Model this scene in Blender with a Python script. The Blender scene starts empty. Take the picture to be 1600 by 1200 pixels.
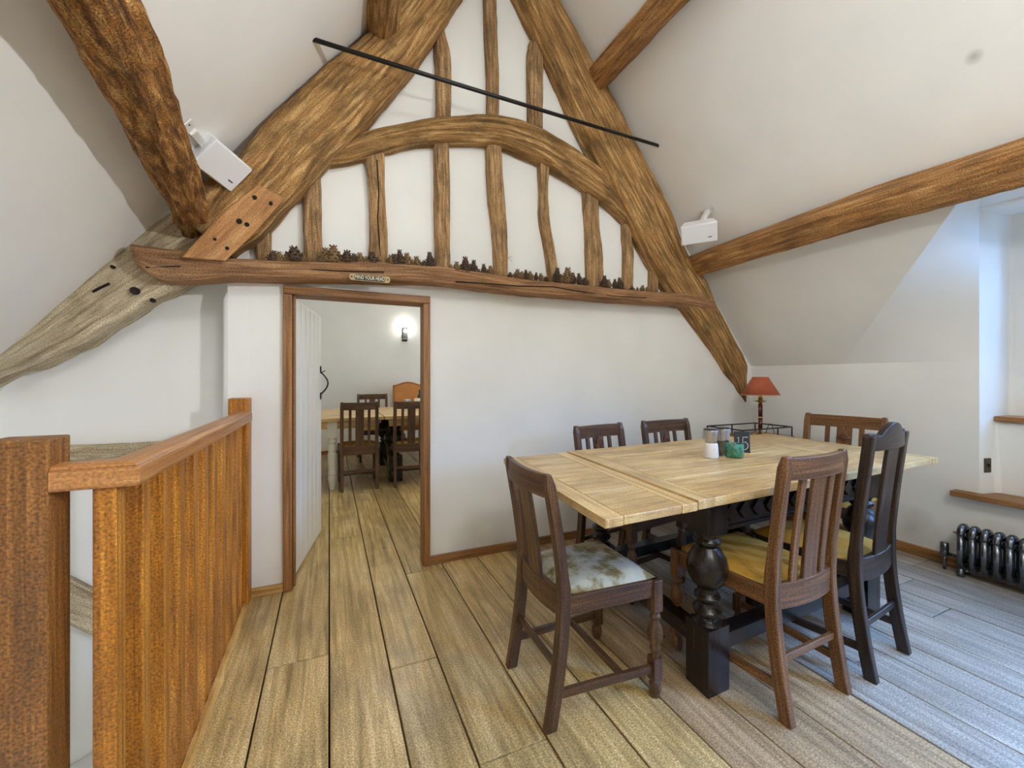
import bpy, bmesh, math, random
from mathutils import Vector, Matrix, noise

C = bpy.context.scene
COL = C.collection
R = random.Random(7)
V = Vector

# ------------------------------------------------------------------ camera, sky, light, exposure
F = 650.0; HZ = 589.0; EYE = 1.2
TH = math.atan(285.5 / F); CT, ST = math.cos(TH), math.sin(TH)
cam = bpy.data.objects.new('camera', bpy.data.cameras.new('camera')); COL.objects.link(cam)
cam.location = (0, 0, EYE); cam.rotation_euler = (math.pi / 2, 0, -TH)
cam.data.sensor_fit = 'HORIZONTAL'; cam.data.sensor_width = 36.0; cam.data.lens = 36.0 * F / 1600.0
cam.data.shift_y = (HZ - 600.0) / 1600.0
cam.data.clip_start = 0.02
C.camera = cam

world = bpy.data.worlds.new('sky'); C.world = world; world.use_nodes = True
wn = world.node_tree
bg = wn.nodes['Background']
sky = wn.nodes.new('ShaderNodeTexSky'); sky.sky_type = 'HOSEK_WILKIE'; sky.turbidity = 4.0
sky.sun_direction = (-0.5, -0.5, 0.7)
wn.links.new(sky.outputs[0], bg.inputs[0]); bg.inputs[1].default_value = 2.2

def lamp(name, kind, loc, power, color, size=0.1, rot=None, size_y=None):
    l = bpy.data.lights.new(name, kind); l.energy = power; l.color = color
    if kind == 'AREA':
        l.size = size
        if size_y: l.shape = 'RECTANGLE'; l.size_y = size_y
    else:
        l.shadow_soft_size = size
    o = bpy.data.objects.new(name, l); o.location = loc
    if rot: o.rotation_euler = rot
    COL.objects.link(o); return o

def aim(a, b): return (Vector(b) - Vector(a)).to_track_quat('-Z', 'Y').to_euler()
WARM = (0.97, 0.98, 1.0)
for p, t, w in (((2.30, -0.9, 2.10), (-1.7, 1.0, 2.6), 215), ((0.90, -0.9, 2.08), (3.2, 1.2, 3.2), 52)):
    sl = lamp('wall_lamp', 'SPOT', p, w, WARM, 0.04, aim(p, t)); sl.data.spot_size = math.radians(100); sl.data.spot_blend = 1.0
lamp('ridge_fill', 'POINT', (0.95, -1.2, 3.4), 62, (0.93, 0.97, 1.0), 0.30)  # added fill without a fitting, lifts the slopes and gable
lamp('far_room_fill', 'POINT', (0.9, 4.6, 2.3), 18, (1.0, 0.95, 0.86), 0.2)  # added unseen fill for the far room, apart from its wall light
lamp('far_room_daylight', 'AREA', (2.9, 5.9, 1.3), 9, (0.66, 0.80, 1.0), 1.0, (0, math.pi / 2, 0), 0.9)
lamp('window_daylight', 'AREA', (4.95, 0.25, 2.75), 250, (0.28, 0.54, 1.0), 1.8, aim((4.95, 0.25, 2.75), (2.9, 0.6, 0.6)), 1.8)
rw = lamp('rear_blue_fill', 'AREA', (3.40, -0.95, 1.75), 75, (0.16, 0.40, 1.0), 0.8, aim((3.40, -0.95, 1.75), (2.3, 0.40, 0.0)), 0.8); rw.data.spread = math.radians(80)  # added blue fill over the right floor, no window behind it
lamp('stair_unseen_light', 'POINT', (-1.1, 0.6, -0.8), 7, (0.95, 0.97, 1.0), 0.2)  # unseen point light low in the stairwell, no fitting built

C.view_settings.view_transform = 'Standard'; C.view_settings.look = 'None'
C.view_settings.gamma = 1.0; C.view_settings.use_curve_mapping = False
C.view_settings.exposure = 0.50
C.cycles.max_bounces = 12; C.cycles.diffuse_bounces = 8; C.cycles.use_denoising = True
C.cycles.caustics_reflective = False; C.cycles.caustics_refractive = False
C.cycles.sample_clamp_indirect = 8.0

# ------------------------------------------------------------------ sight-line helpers: a pixel taken onto a real plane of the room
def ray(px, py):
    u = (px - 800) / F; v = (HZ - py) / F
    return V((CT * u + ST, -ST * u + CT, v))
EYEP = V((0, 0, EYE))
def onX(px, py, x): r = ray(px, py); return EYEP + r * (x / r.x)
def onY(px, py, y): r = ray(px, py); return EYEP + r * (y / r.y)
def onZ(px, py, z): r = ray(px, py); return EYEP + r * ((z - EYE) / r.z)

# ------------------------------------------------------------------ materials
def new_mat(name):
    m = bpy.data.materials.new(name); m.use_nodes = True
    nt = m.node_tree; b = nt.nodes['Principled BSDF']
    return m, nt, b
def N(nt, kind, **kw):
    n = nt.nodes.new(kind)
    for k, v in kw.items(): setattr(n, k, v)
    return n
def ramp(nt, stops):
    r = N(nt, 'ShaderNodeValToRGB'); cr = r.color_ramp
    cr.elements[0].position = stops[0][0]; cr.elements[0].color = (*stops[0][1], 1)
    cr.elements[1].position = stops[-1][0]; cr.elements[1].color = (*stops[-1][1], 1)
    for p, c in stops[1:-1]:
        e = cr.elements.new(p); e.color = (*c, 1)
    return r
def srgb(r, g, b):
    f = lambda c: (c / 255 / 12.92) if c / 255 <= 0.04045 else ((c / 255 + 0.055) / 1.055) ** 2.4
    return (f(r), f(g), f(b))

def wood(name, dark, mid, light, rough=0.55, across=28, along=1.6, bump=0.25, patch=None, patch_amt=0.0, vary=0.12,
         patch_scale=3.0, speck=0.12, dist=0.01, spots=0.0, coat=0.0, cracks=0.0):
    m, nt, b = new_mat(name)
    L = nt.links.new
    uv = N(nt, 'ShaderNodeUVMap'); uv.uv_map = 'UVMap'
    oi = N(nt, 'ShaderNodeObjectInfo')
    cmb = N(nt, 'ShaderNodeCombineXYZ'); L(oi.outputs['Random'], cmb.inputs[0]); L(oi.outputs['Random'], cmb.inputs[1])
    off = N(nt, 'ShaderNodeVectorMath', operation='MULTIPLY'); off.inputs[1].default_value = (31, 57, 1); L(cmb.outputs[0], off.inputs[0])
    add = N(nt, 'ShaderNodeVectorMath', operation='ADD'); L(uv.outputs[0], add.inputs[0]); L(off.outputs[0], add.inputs[1])
    mp = N(nt, 'ShaderNodeMapping'); mp.inputs['Scale'].default_value = (across, along, 1); L(add.outputs[0], mp.inputs[0])
    n1 = N(nt, 'ShaderNodeTexNoise'); n1.inputs['Scale'].default_value = 1.0; n1.inputs['Detail'].default_value = 7
    n1.inputs['Roughness'].default_value = 0.62; n1.inputs['Distortion'].default_value = 0.6; L(mp.outputs[0], n1.inputs[0])
    r1 = ramp(nt, [(0.28, dark), (0.5, mid), (0.72, light)]); L(n1.outputs['Fac'], r1.inputs[0])
    col = r1.outputs[0]
    if patch is not None:
        mp2 = N(nt, 'ShaderNodeMapping'); mp2.inputs['Scale'].default_value = (patch_scale * 2, patch_scale, 1); L(add.outputs[0], mp2.inputs[0])
        n2 = N(nt, 'ShaderNodeTexNoise'); n2.inputs['Scale'].default_value = 1.0; n2.inputs['Detail'].default_value = 4
        n2.inputs['Roughness'].default_value = 0.7; L(mp2.outputs[0], n2.inputs[0])
        r2 = ramp(nt, [(0.45, (0, 0, 0)), (0.68, (patch_amt,) * 3)]); L(n2.outputs['Fac'], r2.inputs[0])
        mx = N(nt, 'ShaderNodeMix', data_type='RGBA'); L(r2.outputs[0], mx.inputs[0]); L(col, mx.inputs[6]); mx.inputs[7].default_value = (*patch, 1)
        col = mx.outputs[2]
    if speck:
        n3 = N(nt, 'ShaderNodeTexNoise'); n3.inputs['Scale'].default_value = 170; n3.inputs['Detail'].default_value = 3; L(add.outputs[0], n3.inputs[0])
        r3 = ramp(nt, [(0.3, (1 - 2.2 * speck,) * 3), (0.7, (1 + 2.2 * speck,) * 3)]); L(n3.outputs['Fac'], r3.inputs[0])
        mx = N(nt, 'ShaderNodeMix', data_type='RGBA', blend_type='MULTIPLY'); mx.inputs[0].default_value = 1; L(col, mx.inputs[6]); L(r3.outputs[0], mx.inputs[7])
        col = mx.outputs[2]
    if spots:
        vo = N(nt, 'ShaderNodeTexVoronoi'); vo.inputs['Scale'].default_value = spots; L(add.outputs[0], vo.inputs[0])
        rs = ramp(nt, [(0.035, (0.25, 0.22, 0.2)), (0.06, (1, 1, 1))]); L(vo.outputs['Distance'], rs.inputs[0])
        mx = N(nt, 'ShaderNodeMix', data_type='RGBA', blend_type='MULTIPLY'); mx.inputs[0].default_value = 1; L(col, mx.inputs[6]); L(rs.outputs[0], mx.inputs[7])
        col = mx.outputs[2]
    if cracks:
        mp4 = N(nt, 'ShaderNodeMapping'); mp4.inputs['Scale'].default_value = (across * 0.9, along * 0.55, 1); mp4.inputs['Location'].default_value = (4.3, 1.7, 0); L(add.outputs[0], mp4.inputs[0])
        n4 = N(nt, 'ShaderNodeTexNoise'); n4.inputs['Scale'].default_value = 1.0; n4.inputs['Detail'].default_value = 4; n4.inputs['Distortion'].default_value = 0.9; L(mp4.outputs[0], n4.inputs[0])
        r4 = ramp(nt, [(0.475, (1, 1, 1)), (0.498, (1 - cracks,) * 3), (0.522, (1, 1, 1))]); L(n4.outputs['Fac'], r4.inputs[0])
        mx = N(nt, 'ShaderNodeMix', data_type='RGBA', blend_type='MULTIPLY'); mx.inputs[0].default_value = 1; L(col, mx.inputs[6]); L(r4.outputs[0], mx.inputs[7])
        col = mx.outputs[2]
    hs = N(nt, 'ShaderNodeHueSaturation')
    ma = N(nt, 'ShaderNodeMapRange'); ma.inputs['To Min'].default_value = 1 - vary; ma.inputs['To Max'].default_value = 1 + vary
    L(oi.outputs['Random'], ma.inputs[0]); L(ma.outputs[0], hs.inputs['Value']); L(col, hs.inputs['Color'])
    L(hs.outputs[0], b.inputs['Base Color'])
    b.inputs['Roughness'].default_value = rough
    if coat: b.inputs['Coat Weight'].default_value = coat; b.inputs['Coat Roughness'].default_value = 0.2
    bp = N(nt, 'ShaderNodeBump'); bp.inputs['Strength'].default_value = bump; bp.inputs['Distance'].default_value = dist
    L(n1.outputs['Fac'], bp.inputs['Height']); L(bp.outputs[0], b.inputs['Normal'])
    return m

def plain(name, color, rough=0.5, metal=0.0, bump=0.0, bscale=60, mottle=0.05, mscale=6, spec=0.5, emit=None, power=0, trans=0, alpha=1):
    m, nt, b = new_mat(name); L = nt.links.new
    tc = N(nt, 'ShaderNodeTexCoord')
    n = N(nt, 'ShaderNodeTexNoise'); n.inputs['Scale'].default_value = mscale; n.inputs['Detail'].default_value = 5
    L(tc.outputs['Object'], n.inputs[0])
    a = tuple(max(0, c * (1 - mottle)) for c in color); z = tuple(min(1, c * (1 + mottle)) for c in color)
    r = ramp(nt, [(0.3, a), (0.7, z)]); L(n.outputs['Fac'], r.inputs[0]); L(r.outputs[0], b.inputs['Base Color'])
    b.inputs['Roughness'].default_value = rough; b.inputs['Metallic'].default_value = metal
    b.inputs['Specular IOR Level'].default_value = spec
    if trans: b.inputs['Transmission Weight'].default_value = trans
    if emit: b.inputs['Emission Color'].default_value = (*emit, 1); b.inputs['Emission Strength'].default_value = power
    if bump:
        n2 = N(nt, 'ShaderNodeTexNoise'); n2.inputs['Scale'].default_value = bscale; n2.inputs['Detail'].default_value = 6
        L(tc.outputs['Object'], n2.inputs[0])
        bp = N(nt, 'ShaderNodeBump'); bp.inputs['Strength'].default_value = bump; bp.inputs['Distance'].default_value = 0.01
        L(n2.outputs['Fac'], bp.inputs['Height']); L(bp.outputs[0], b.inputs['Normal'])
    return m

def glassy(name, tint, mixf=0.15):
    m = bpy.data.materials.new(name); m.use_nodes = True; nt = m.node_tree; nt.nodes.clear(); L = nt.links.new
    o = N(nt, 'ShaderNodeOutputMaterial'); t = N(nt, 'ShaderNodeBsdfTransparent'); t.inputs[0].default_value = (*tint, 1)
    g = N(nt, 'ShaderNodeBsdfGlossy'); g.inputs['Roughness'].default_value = 0.03
    mx = N(nt, 'ShaderNodeMixShader'); mx.inputs[0].default_value = mixf
    L(t.outputs[0], mx.inputs[1]); L(g.outputs[0], mx.inputs[2]); L(mx.outputs[0], o.inputs[0]); return m

M = {}
M['plaster'] = plain('cream plaster', (0.855, 0.860, 0.832), 0.9, bump=0.10, bscale=14, mottle=0.03, mscale=2.5, spec=0.15)
def stained_plaster(name, base, stains):
    m = plain(name, base, 0.9, bump=0.10, bscale=14, mottle=0.03, mscale=2.5, spec=0.15)
    nt = m.node_tree; b = nt.nodes['Principled BSDF']; L = nt.links.new
    col = b.inputs['Base Color'].links[0].from_socket
    tc = N(nt, 'ShaderNodeTexCoord')
    for c, rad, rgb, amt in stains:
        d = N(nt, 'ShaderNodeVectorMath', operation='DISTANCE'); d.inputs[1].default_value = c
        n = N(nt, 'ShaderNodeTexNoise'); n.inputs['Scale'].default_value = 9; n.inputs['Detail'].default_value = 4; L(tc.outputs['Object'], n.inputs[0])
        a = N(nt, 'ShaderNodeMath', operation='MULTIPLY_ADD'); a.inputs[1].default_value = rad; L(n.outputs['Fac'], a.inputs[0])
        L(tc.outputs['Object'], d.inputs[0]); L(d.outputs['Value'], a.inputs[2])
        r = ramp(nt, [(0.0, (amt,) * 3), (1.0, (0, 0, 0))]); mr = N(nt, 'ShaderNodeMapRange'); mr.inputs['From Min'].default_value = rad * 0.5; mr.inputs['From Max'].default_value = rad * 1.5
        L(a.outputs[0], mr.inputs[0]); L(mr.outputs[0], r.inputs[0])
        mx = N(nt, 'ShaderNodeMix', data_type='RGBA'); L(r.outputs[0], mx.inputs[0]); L(col, mx.inputs[6]); mx.inputs[7].default_value = (*rgb, 1); col = mx.outputs[2]
    L(col, b.inputs['Base Color']); return m
M['plaster_right'] = stained_plaster('cream plaster with damp stain', (0.855, 0.860, 0.832), [((3.64, 1.50, 0.17), 0.17, (0.42, 0.36, 0.27), 0.55)])
M['plaster_back'] = stained_plaster('cream plaster with scuffs', (0.855, 0.860, 0.832), [((0.85, 2.66, 0.10), 0.16, (0.5, 0.46, 0.40), 0.35), ((1.05, 2.66, 0.08), 0.14, (0.5, 0.46, 0.40), 0.3)])
M['plaster_slope'] = stained_plaster('cream plaster with smoke mark', (0.855, 0.860, 0.832), [((2.571, 0.849, 2.596), 0.032, (0.42, 0.42, 0.40), 0.8)])
M['white_paint'] = plain('white paint', (0.80, 0.80, 0.78), 0.5, bump=0.05, bscale=40, mottle=0.03)
M['speaker_white'] = plain('white speaker plastic', (0.80, 0.81, 0.84), 0.45, mottle=0.02)
M['cream_turned'] = plain('cream painted wood', (0.74, 0.72, 0.64), 0.4, mottle=0.04)
M['beam'] = wood('old oak beam', srgb(88, 62, 30), srgb(170, 126, 72), srgb(232, 194, 134), 0.85, 42, 3.4, 0.9, srgb(92, 74, 42), 0.75, 0.06, 4.5, 0.24, 0.02, cracks=0.35)
M['tie'] = wood('brown oak beam', srgb(104, 72, 48), srgb(164, 120, 82), srgb(206, 164, 122), 0.85, 44, 3.0, 0.9, srgb(112, 86, 58), 0.55, 0.05, 3.5, 0.22, 0.02, cracks=0.3)
M['log'] = wood('rough oak log', srgb(70, 38, 12), srgb(170, 114, 50), srgb(230, 182, 110), 0.9, 34, 9, 1.0, srgb(72, 46, 24), 0.8, 0.05, 6.0, 0.34, 0.035, cracks=0.2)
M['grey_beam'] = wood('weathered grey oak', srgb(136, 118, 90), srgb(198, 182, 150), srgb(228, 216, 190), 0.85, 26, 2.6, 0.8, srgb(118, 96, 64), 0.6, 0.05, 4.0, 0.2, 0.02, cracks=0.3)
M['splice'] = wood('newer orange oak', srgb(140, 92, 50), srgb(186, 134, 82), srgb(212, 164, 112), 0.7, 30, 2.4, 0.5, srgb(128, 88, 52), 0.5, 0.03, 4.0, 0.15, cracks=0.2)
M['purlin'] = wood('golden oak purlin', srgb(108, 72, 36), srgb(174, 124, 70), srgb(214, 168, 110), 0.8, 36, 3.0, 1.0, srgb(104, 72, 40), 0.65, 0.05, 4.0, 0.24, 0.02, cracks=0.4)
M['stud'] = wood('old oak stud', srgb(98, 72, 42), srgb(172, 134, 90), srgb(218, 186, 142), 0.85, 56, 4.0, 0.8, srgb(92, 74, 50), 0.7, 0.10, 6.0, 0.22, 0.015, cracks=0.3)
M['rail'] = wood('varnished oak rail', srgb(128, 78, 36), srgb(178, 120, 66), srgb(210, 158, 100), 0.36, 60, 1.8, 0.12, None, 0, 0.06, speck=0.16)
M['baluster'] = wood('stained oak baluster', srgb(118, 70, 18), srgb(176, 112, 32), srgb(214, 152, 60), 0.42, 70, 2.0, 0.12, srgb(112, 72, 36), 0.5, 0.10, speck=0.24, patch_scale=4)
M['frame'] = wood('stained door frame', srgb(98, 64, 32), srgb(150, 104, 60), srgb(184, 138, 88), 0.5, 52, 1.8, 0.2, None, 0, 0.06, speck=0.16)
M['raw_edge'] = wood('raw pine edge', srgb(150, 112, 56), srgb(202, 160, 92), srgb(226, 192, 126), 0.8, 30, 3, 0.3, None, 0, 0.08)
M['floor'] = wood('worn oak floor', srgb(134, 111, 66), srgb(196, 168, 112), srgb(228, 206, 154), 0.30, 34, 1.6, 0.22, srgb(122, 104, 74), 0.6, 0.14, 1.8, 0.24, 0.006, spots=5.0)
M['floor_daylit'] = wood('oak floor greyed for daylight', srgb(112, 104, 92), srgb(166, 158, 144), srgb(200, 194, 180), 0.30, 34, 1.6, 0.22, srgb(120, 110, 98), 0.5, 0.10, 1.8, 0.22, 0.006, spots=5.0)  # grey tone stands in for blue window daylight on the right boards
M['floor_half_daylit'] = wood('oak floor half greyed for daylight', srgb(120, 100, 74), srgb(182, 154, 116), srgb(212, 188, 152), 0.30, 34, 1.6, 0.22, srgb(122, 106, 84), 0.55, 0.12, 1.8, 0.24, 0.006, spots=5.0)  # weaker share of that window daylight put into the board colour
M['newel'] = wood('dark stained oak newel', srgb(82, 50, 20), srgb(130, 84, 36), srgb(168, 116, 58), 0.45, 70, 2.4, 0.15, srgb(92, 70, 48), 0.5, 0.05, speck=0.26, patch_scale=4)
M['subfloor'] = plain('dark subfloor', (0.02, 0.015, 0.01), 0.9)
M['tabletop'] = wood('bleached oak tabletop', srgb(174, 138, 82), srgb(224, 192, 134), srgb(240, 218, 168), 0.36, 34, 2.0, 0.15, srgb(160, 122, 80), 0.6, 0.09, 3.0, 0.12, 0.004, cracks=0.12)
M['table_base'] = wood('black stained oak', srgb(14, 10, 9), srgb(28, 21, 17), srgb(54, 41, 32), 0.26, 40, 1.6, 0.2, None, 0, 0.05, speck=0.3)
M['chair_oak'] = wood('dark oak chair', srgb(48, 32, 22), srgb(86, 60, 40), srgb(128, 92, 62), 0.34, 60, 2.6, 0.2, srgb(46, 32, 22), 0.5, 0.10, 5, 0.3)
M['chair_warm'] = wood('warm oak chair', srgb(66, 42, 24), srgb(112, 76, 46), srgb(152, 108, 68), 0.34, 60, 2.6, 0.2, None, 0, 0.08, speck=0.3)
M['chair_black'] = wood('near black oak chair', srgb(26, 19, 16), srgb(50, 38, 32), srgb(86, 68, 56), 0.3, 60, 2.4, 0.2, None, 0, 0.06, speck=0.35)
M['chair_carving'] = wood('carved oak', srgb(52, 30, 16), srgb(104, 64, 34), srgb(146, 98, 58), 0.45, 60, 40, 0.8, None, 0, 0.05)
M['seat_yellow'] = plain('mustard seat cloth', srgb(194, 148, 54), 0.85, bump=0.3, bscale=220, mottle=0.18, mscale=9)
M['black_iron'] = plain('black iron', (0.022, 0.020, 0.018), 0.35, 0.6, mottle=0.2)
M['dark_hole'] = plain('dark peg hole', (0.012, 0.008, 0.005), 0.9)
M['brass'] = plain('brass', (0.62, 0.42, 0.16), 0.25, 1.0)
M['bronze_rim'] = plain('dull brass rim', (0.36, 0.27, 0.13), 0.45, 0.5)
M['sign_black'] = plain('blackened sign field', (0.025, 0.022, 0.018), 0.6)
M['bronze_plate'] = plain('dark bronze plate', (0.10, 0.085, 0.06), 0.5, 0.6)
M['letter'] = plain('raised brass lettering', (0.62, 0.56, 0.42), 0.4, 0.5)
M['steel'] = plain('brushed steel', (0.55, 0.55, 0.56), 0.32, 1.0)
M['steel_cap'] = plain('dark mill cap', (0.05, 0.05, 0.055), 0.3)
M['salt'] = plain('white salt', (0.82, 0.82, 0.84), 0.35)
M['pepper'] = plain('peppercorns', (0.10, 0.085, 0.06), 0.35, bump=0.6, bscale=300, mottle=0.8, mscale=160)
M['green_glass'] = plain('green crackle glass', (0.03, 0.22, 0.13), 0.12, bump=0.5, bscale=90, mottle=0.6, mscale=60, spec=0.9)
M['slate'] = plain('black slate', (0.03, 0.032, 0.036), 0.6)
M['chalk'] = plain('white chalk', (0.85, 0.85, 0.85), 0.8)
M['lamp_shade'] = plain('rust red lamp shade', srgb(176, 92, 62), 0.8, bump=0.2, bscale=400, mottle=0.10, mscale=90)
M['lamp_stem'] = plain('maroon lamp stem', (0.10, 0.016, 0.014), 0.2)
M['shade_trim'] = plain('pale shade piping', srgb(214, 170, 140), 0.6)
M['radiator'] = plain('cast iron radiator', (0.17, 0.18, 0.20), 0.24, 0.9, mottle=0.25, mscale=20)
M['leather'] = plain('tan leather', srgb(196, 128, 60), 0.45, bump=0.2, bscale=120, mottle=0.1)
M['stud_nail'] = plain('dark upholstery nail', (0.03, 0.02, 0.015), 0.3, 0.8)
M['cone'] = plain('pine cone', srgb(122, 98, 66), 0.8, mottle=0.6, mscale=60)
M['cone_dark'] = plain('dark pine cone', srgb(80, 62, 46), 0.8, mottle=0.6, mscale=60)
M['bulb'] = plain('lit bulb', (1, 1, 1), 0.5, emit=(1.0, 0.95, 0.85), power=25)
M['clear_glass'] = glassy('clear glass', (0.97, 0.98, 0.98), 0.06)
M['window_glass'] = glassy('window glass', (0.95, 0.97, 1.0), 0.08)
M['stripe_blue'] = plain('navy glaze', (0.05, 0.07, 0.22), 0.3)
M['ceramic'] = plain('white ceramic', (0.78, 0.78, 0.78), 0.25)
M['cream_wax'] = plain('cream wax', (0.80, 0.74, 0.56), 0.5)
M['bottle_green'] = plain('dark green bottle', (0.02, 0.06, 0.03), 0.15)

def seat_stained():
    m, nt, b = new_mat('stained sage seat cloth'); L = nt.links.new
    tc = N(nt, 'ShaderNodeTexCoord')
    n = N(nt, 'ShaderNodeTexNoise'); n.inputs['Scale'].default_value = 6.5; n.inputs['Detail'].default_value = 6; n.inputs['Roughness'].default_value = 0.65
    L(tc.outputs['Object'], n.inputs[0])
    r = ramp(nt, [(0.38, srgb(108, 90, 48)), (0.46, srgb(152, 144, 106)), (0.53, srgb(194, 198, 182)), (0.75, srgb(208, 214, 206))]); L(n.outputs['Fac'], r.inputs[0])
    L(r.outputs[0], b.inputs['Base Color']); b.inputs['Roughness'].default_value = 0.85
    return m
M['seat_stained'] = seat_stained()

# ------------------------------------------------------------------ mesh builder (uv in metres, v runs along the grain)
class MB:
    def __init__(s):
        s.bm = bmesh.new(); s.uv = s.bm.loops.layers.uv.new('UVMap'); s.smooth = False
    def face(s, vs, uvs=None, smooth=False):
        try: f = s.bm.faces.new(vs)
        except ValueError: return None
        f.smooth = smooth
        if uvs:
            for l, u in zip(f.loops, uvs): l[s.uv].uv = u
        return f
    def box(s, c, size, grain=0, mat=None, off=None):
        c = V(c); hx, hy, hz = size[0] / 2, size[1] / 2, size[2] / 2
        if off is None: off = R.random() * 9
        pts = [V((x, y, z)) for x in (-hx, hx) for y in (-hy, hy) for z in (-hz, hz)]
        vs = [s.bm.verts.new((mat @ p if mat else p) + c) for p in pts]
        for idx, ax in (((0, 1, 3, 2), 0), ((4, 6, 7, 5), 0), ((0, 4, 5, 1), 1), ((2, 3, 7, 6), 1), ((0, 2, 6, 4), 2), ((1, 5, 7, 3), 2)):
            rest = [a for a in (0, 1, 2) if a != ax]
            if grain in rest: va = grain; ua = rest[0] if rest[1] == grain else rest[1]
            else: va, ua = rest[1], rest[0]
            s.face([vs[i] for i in idx], [(pts[i][ua] + off + ax * 0.37, pts[i][va] + off) for i in idx])
        return s
    def bar(s, p, q, w, h, up=(0, 0, 1), off=None):
        p, q = V(p), V(q); d = (q - p); L = d.length; d.normalize()
        side = d.cross(V(up)).normalized(); u = side.cross(d).normalized()
        m = Matrix((side, d, u)).transposed()
        return s.box((p + q) / 2, (w, L, h), 1, m, off)
    def loft(s, rings, closed=True, caps=True, smooth=True, off=None):
        if off is None: off = R.random() * 9
        vr = [[s.bm.verts.new(p) for p in r] for r in rings]
        n = len(rings[0]); vv = 0
        per = [0]
        big = max(rings, key=lambda r: (V(r[0]) - V(r[n // 2])).length)
        for i in range(n): per.append(per[-1] + (V(big[(i + 1) % n]) - V(big[i])).length)
        for k in range(len(rings) - 1):
            cen = lambda r: sum((V(p) for p in r), V()) / n
            dv = (cen(rings[k + 1]) - cen(rings[k])).length
            for i in range(n if closed else n - 1):
                j = (i + 1) % n
                s.face([vr[k][i], vr[k][j], vr[k + 1][j], vr[k + 1][i]],
                       [(per[i] + off, vv + off), (per[i + 1] + off, vv + off), (per[i + 1] + off, vv + dv + off), (per[i] + off, vv + dv + off)], smooth)
            vv += dv
        if caps and closed:
            for r, rr in ((vr[0][::-1], rings[0][::-1]), (vr[-1], rings[-1])):
                c0 = V(rr[0])
                s.face(r, [((V(p) - c0).length + off, off + 0.2 * i / n) for i, p in enumerate(rr)])
        return s
    def lathe(s, prof, c=(0, 0, 0), seg=20, smooth=True, mat=None):
        c = V(c); rings = []
        for r, z in prof:
            ring = [V((r * math.cos(2 * math.pi * i / seg), r * math.sin(2 * math.pi * i / seg), z)) for i in range(seg)]
            rings.append([(mat @ p if mat else p) + c for p in ring])
        return s.loft(rings, smooth=smooth)
    def tube(s, path, r, seg=8):
        path = [V(p) for p in path]; rings = []; side = None
        for i, p in enumerate(path):
            t = (path[min(i + 1, len(path) - 1)] - path[max(i - 1, 0)]).normalized()
            if side is None:
                side = t.cross(V((0, 0, 1)))
                if side.length < 0.1: side = t.cross(V((0, 1, 0)))
            side = (side - t * side.dot(t)).normalized(); up = t.cross(side)
            rings.append([p + (side * math.cos(2 * math.pi * k / seg) + up * math.sin(2 * math.pi * k / seg)) * r for k in range(seg)])
        return s.loft(rings)
    def prism(s, front, back):
        front = [V(p) for p in front]; back = [V(p) for p in back]
        return s.loft([front, back], smooth=False)
    def build(s, name, mat, parent=None, loc=None, bevel=0, mtx=None, flip=True):
        if flip: bmesh.ops.recalc_face_normals(s.bm, faces=s.bm.faces)
        if mtx is not None: s.bm.transform(mtx)
        me = bpy.data.meshes.new(name); s.bm.to_mesh(me); s.bm.free()
        me.materials.append(mat)
        o = bpy.data.objects.new(name, me); COL.objects.link(o)
        if parent: o.parent = parent
        if loc is not None: o.location = loc
        if bevel:
            b = o.modifiers.new('bevel', 'BEVEL'); b.width = bevel; b.segments = 2; b.limit_method = 'ANGLE'; b.angle_limit = 0.6
            b.harden_normals = False
        return o

def tag(o, label, cat, group=None):
    o['label'] = label; o['category'] = cat
    if group: o['group'] = group
    return o
def thing(name, label, cat, loc=(0, 0, 0), rz=0, group=None):
    o = bpy.data.objects.new(name, None); COL.objects.link(o); o.empty_display_size = 0.1
    o.location = loc; o.rotation_euler = (0, 0, rz)
    return tag(o, label, cat, group)
def struct(o): o['kind'] = 'structure'; return o
def copy_tree(o, parent=None):
    c = o.copy(); COL.objects.link(c); c.parent = parent
    for ch in list(o.children): copy_tree(ch, c)
    return c

def catmull(pts, step):
    out = []; P = [pts[0] * 2 - pts[1]] + list(pts) + [pts[-1] * 2 - pts[-2]]
    for i in range(1, len(P) - 2):
        p0, p1, p2, p3 = P[i - 1:i + 3]
        n = max(1, int((p2 - p1).length / step))
        for k in range(n):
            t = k / n
            out.append(0.5 * ((2 * p1) + (p2 - p0) * t + (2 * p0 - 5 * p1 + 4 * p2 - p3) * t * t + (3 * p1 - p0 - 3 * p2 + p3) * t ** 3))
    out.append(P[-2]); return out

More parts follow.
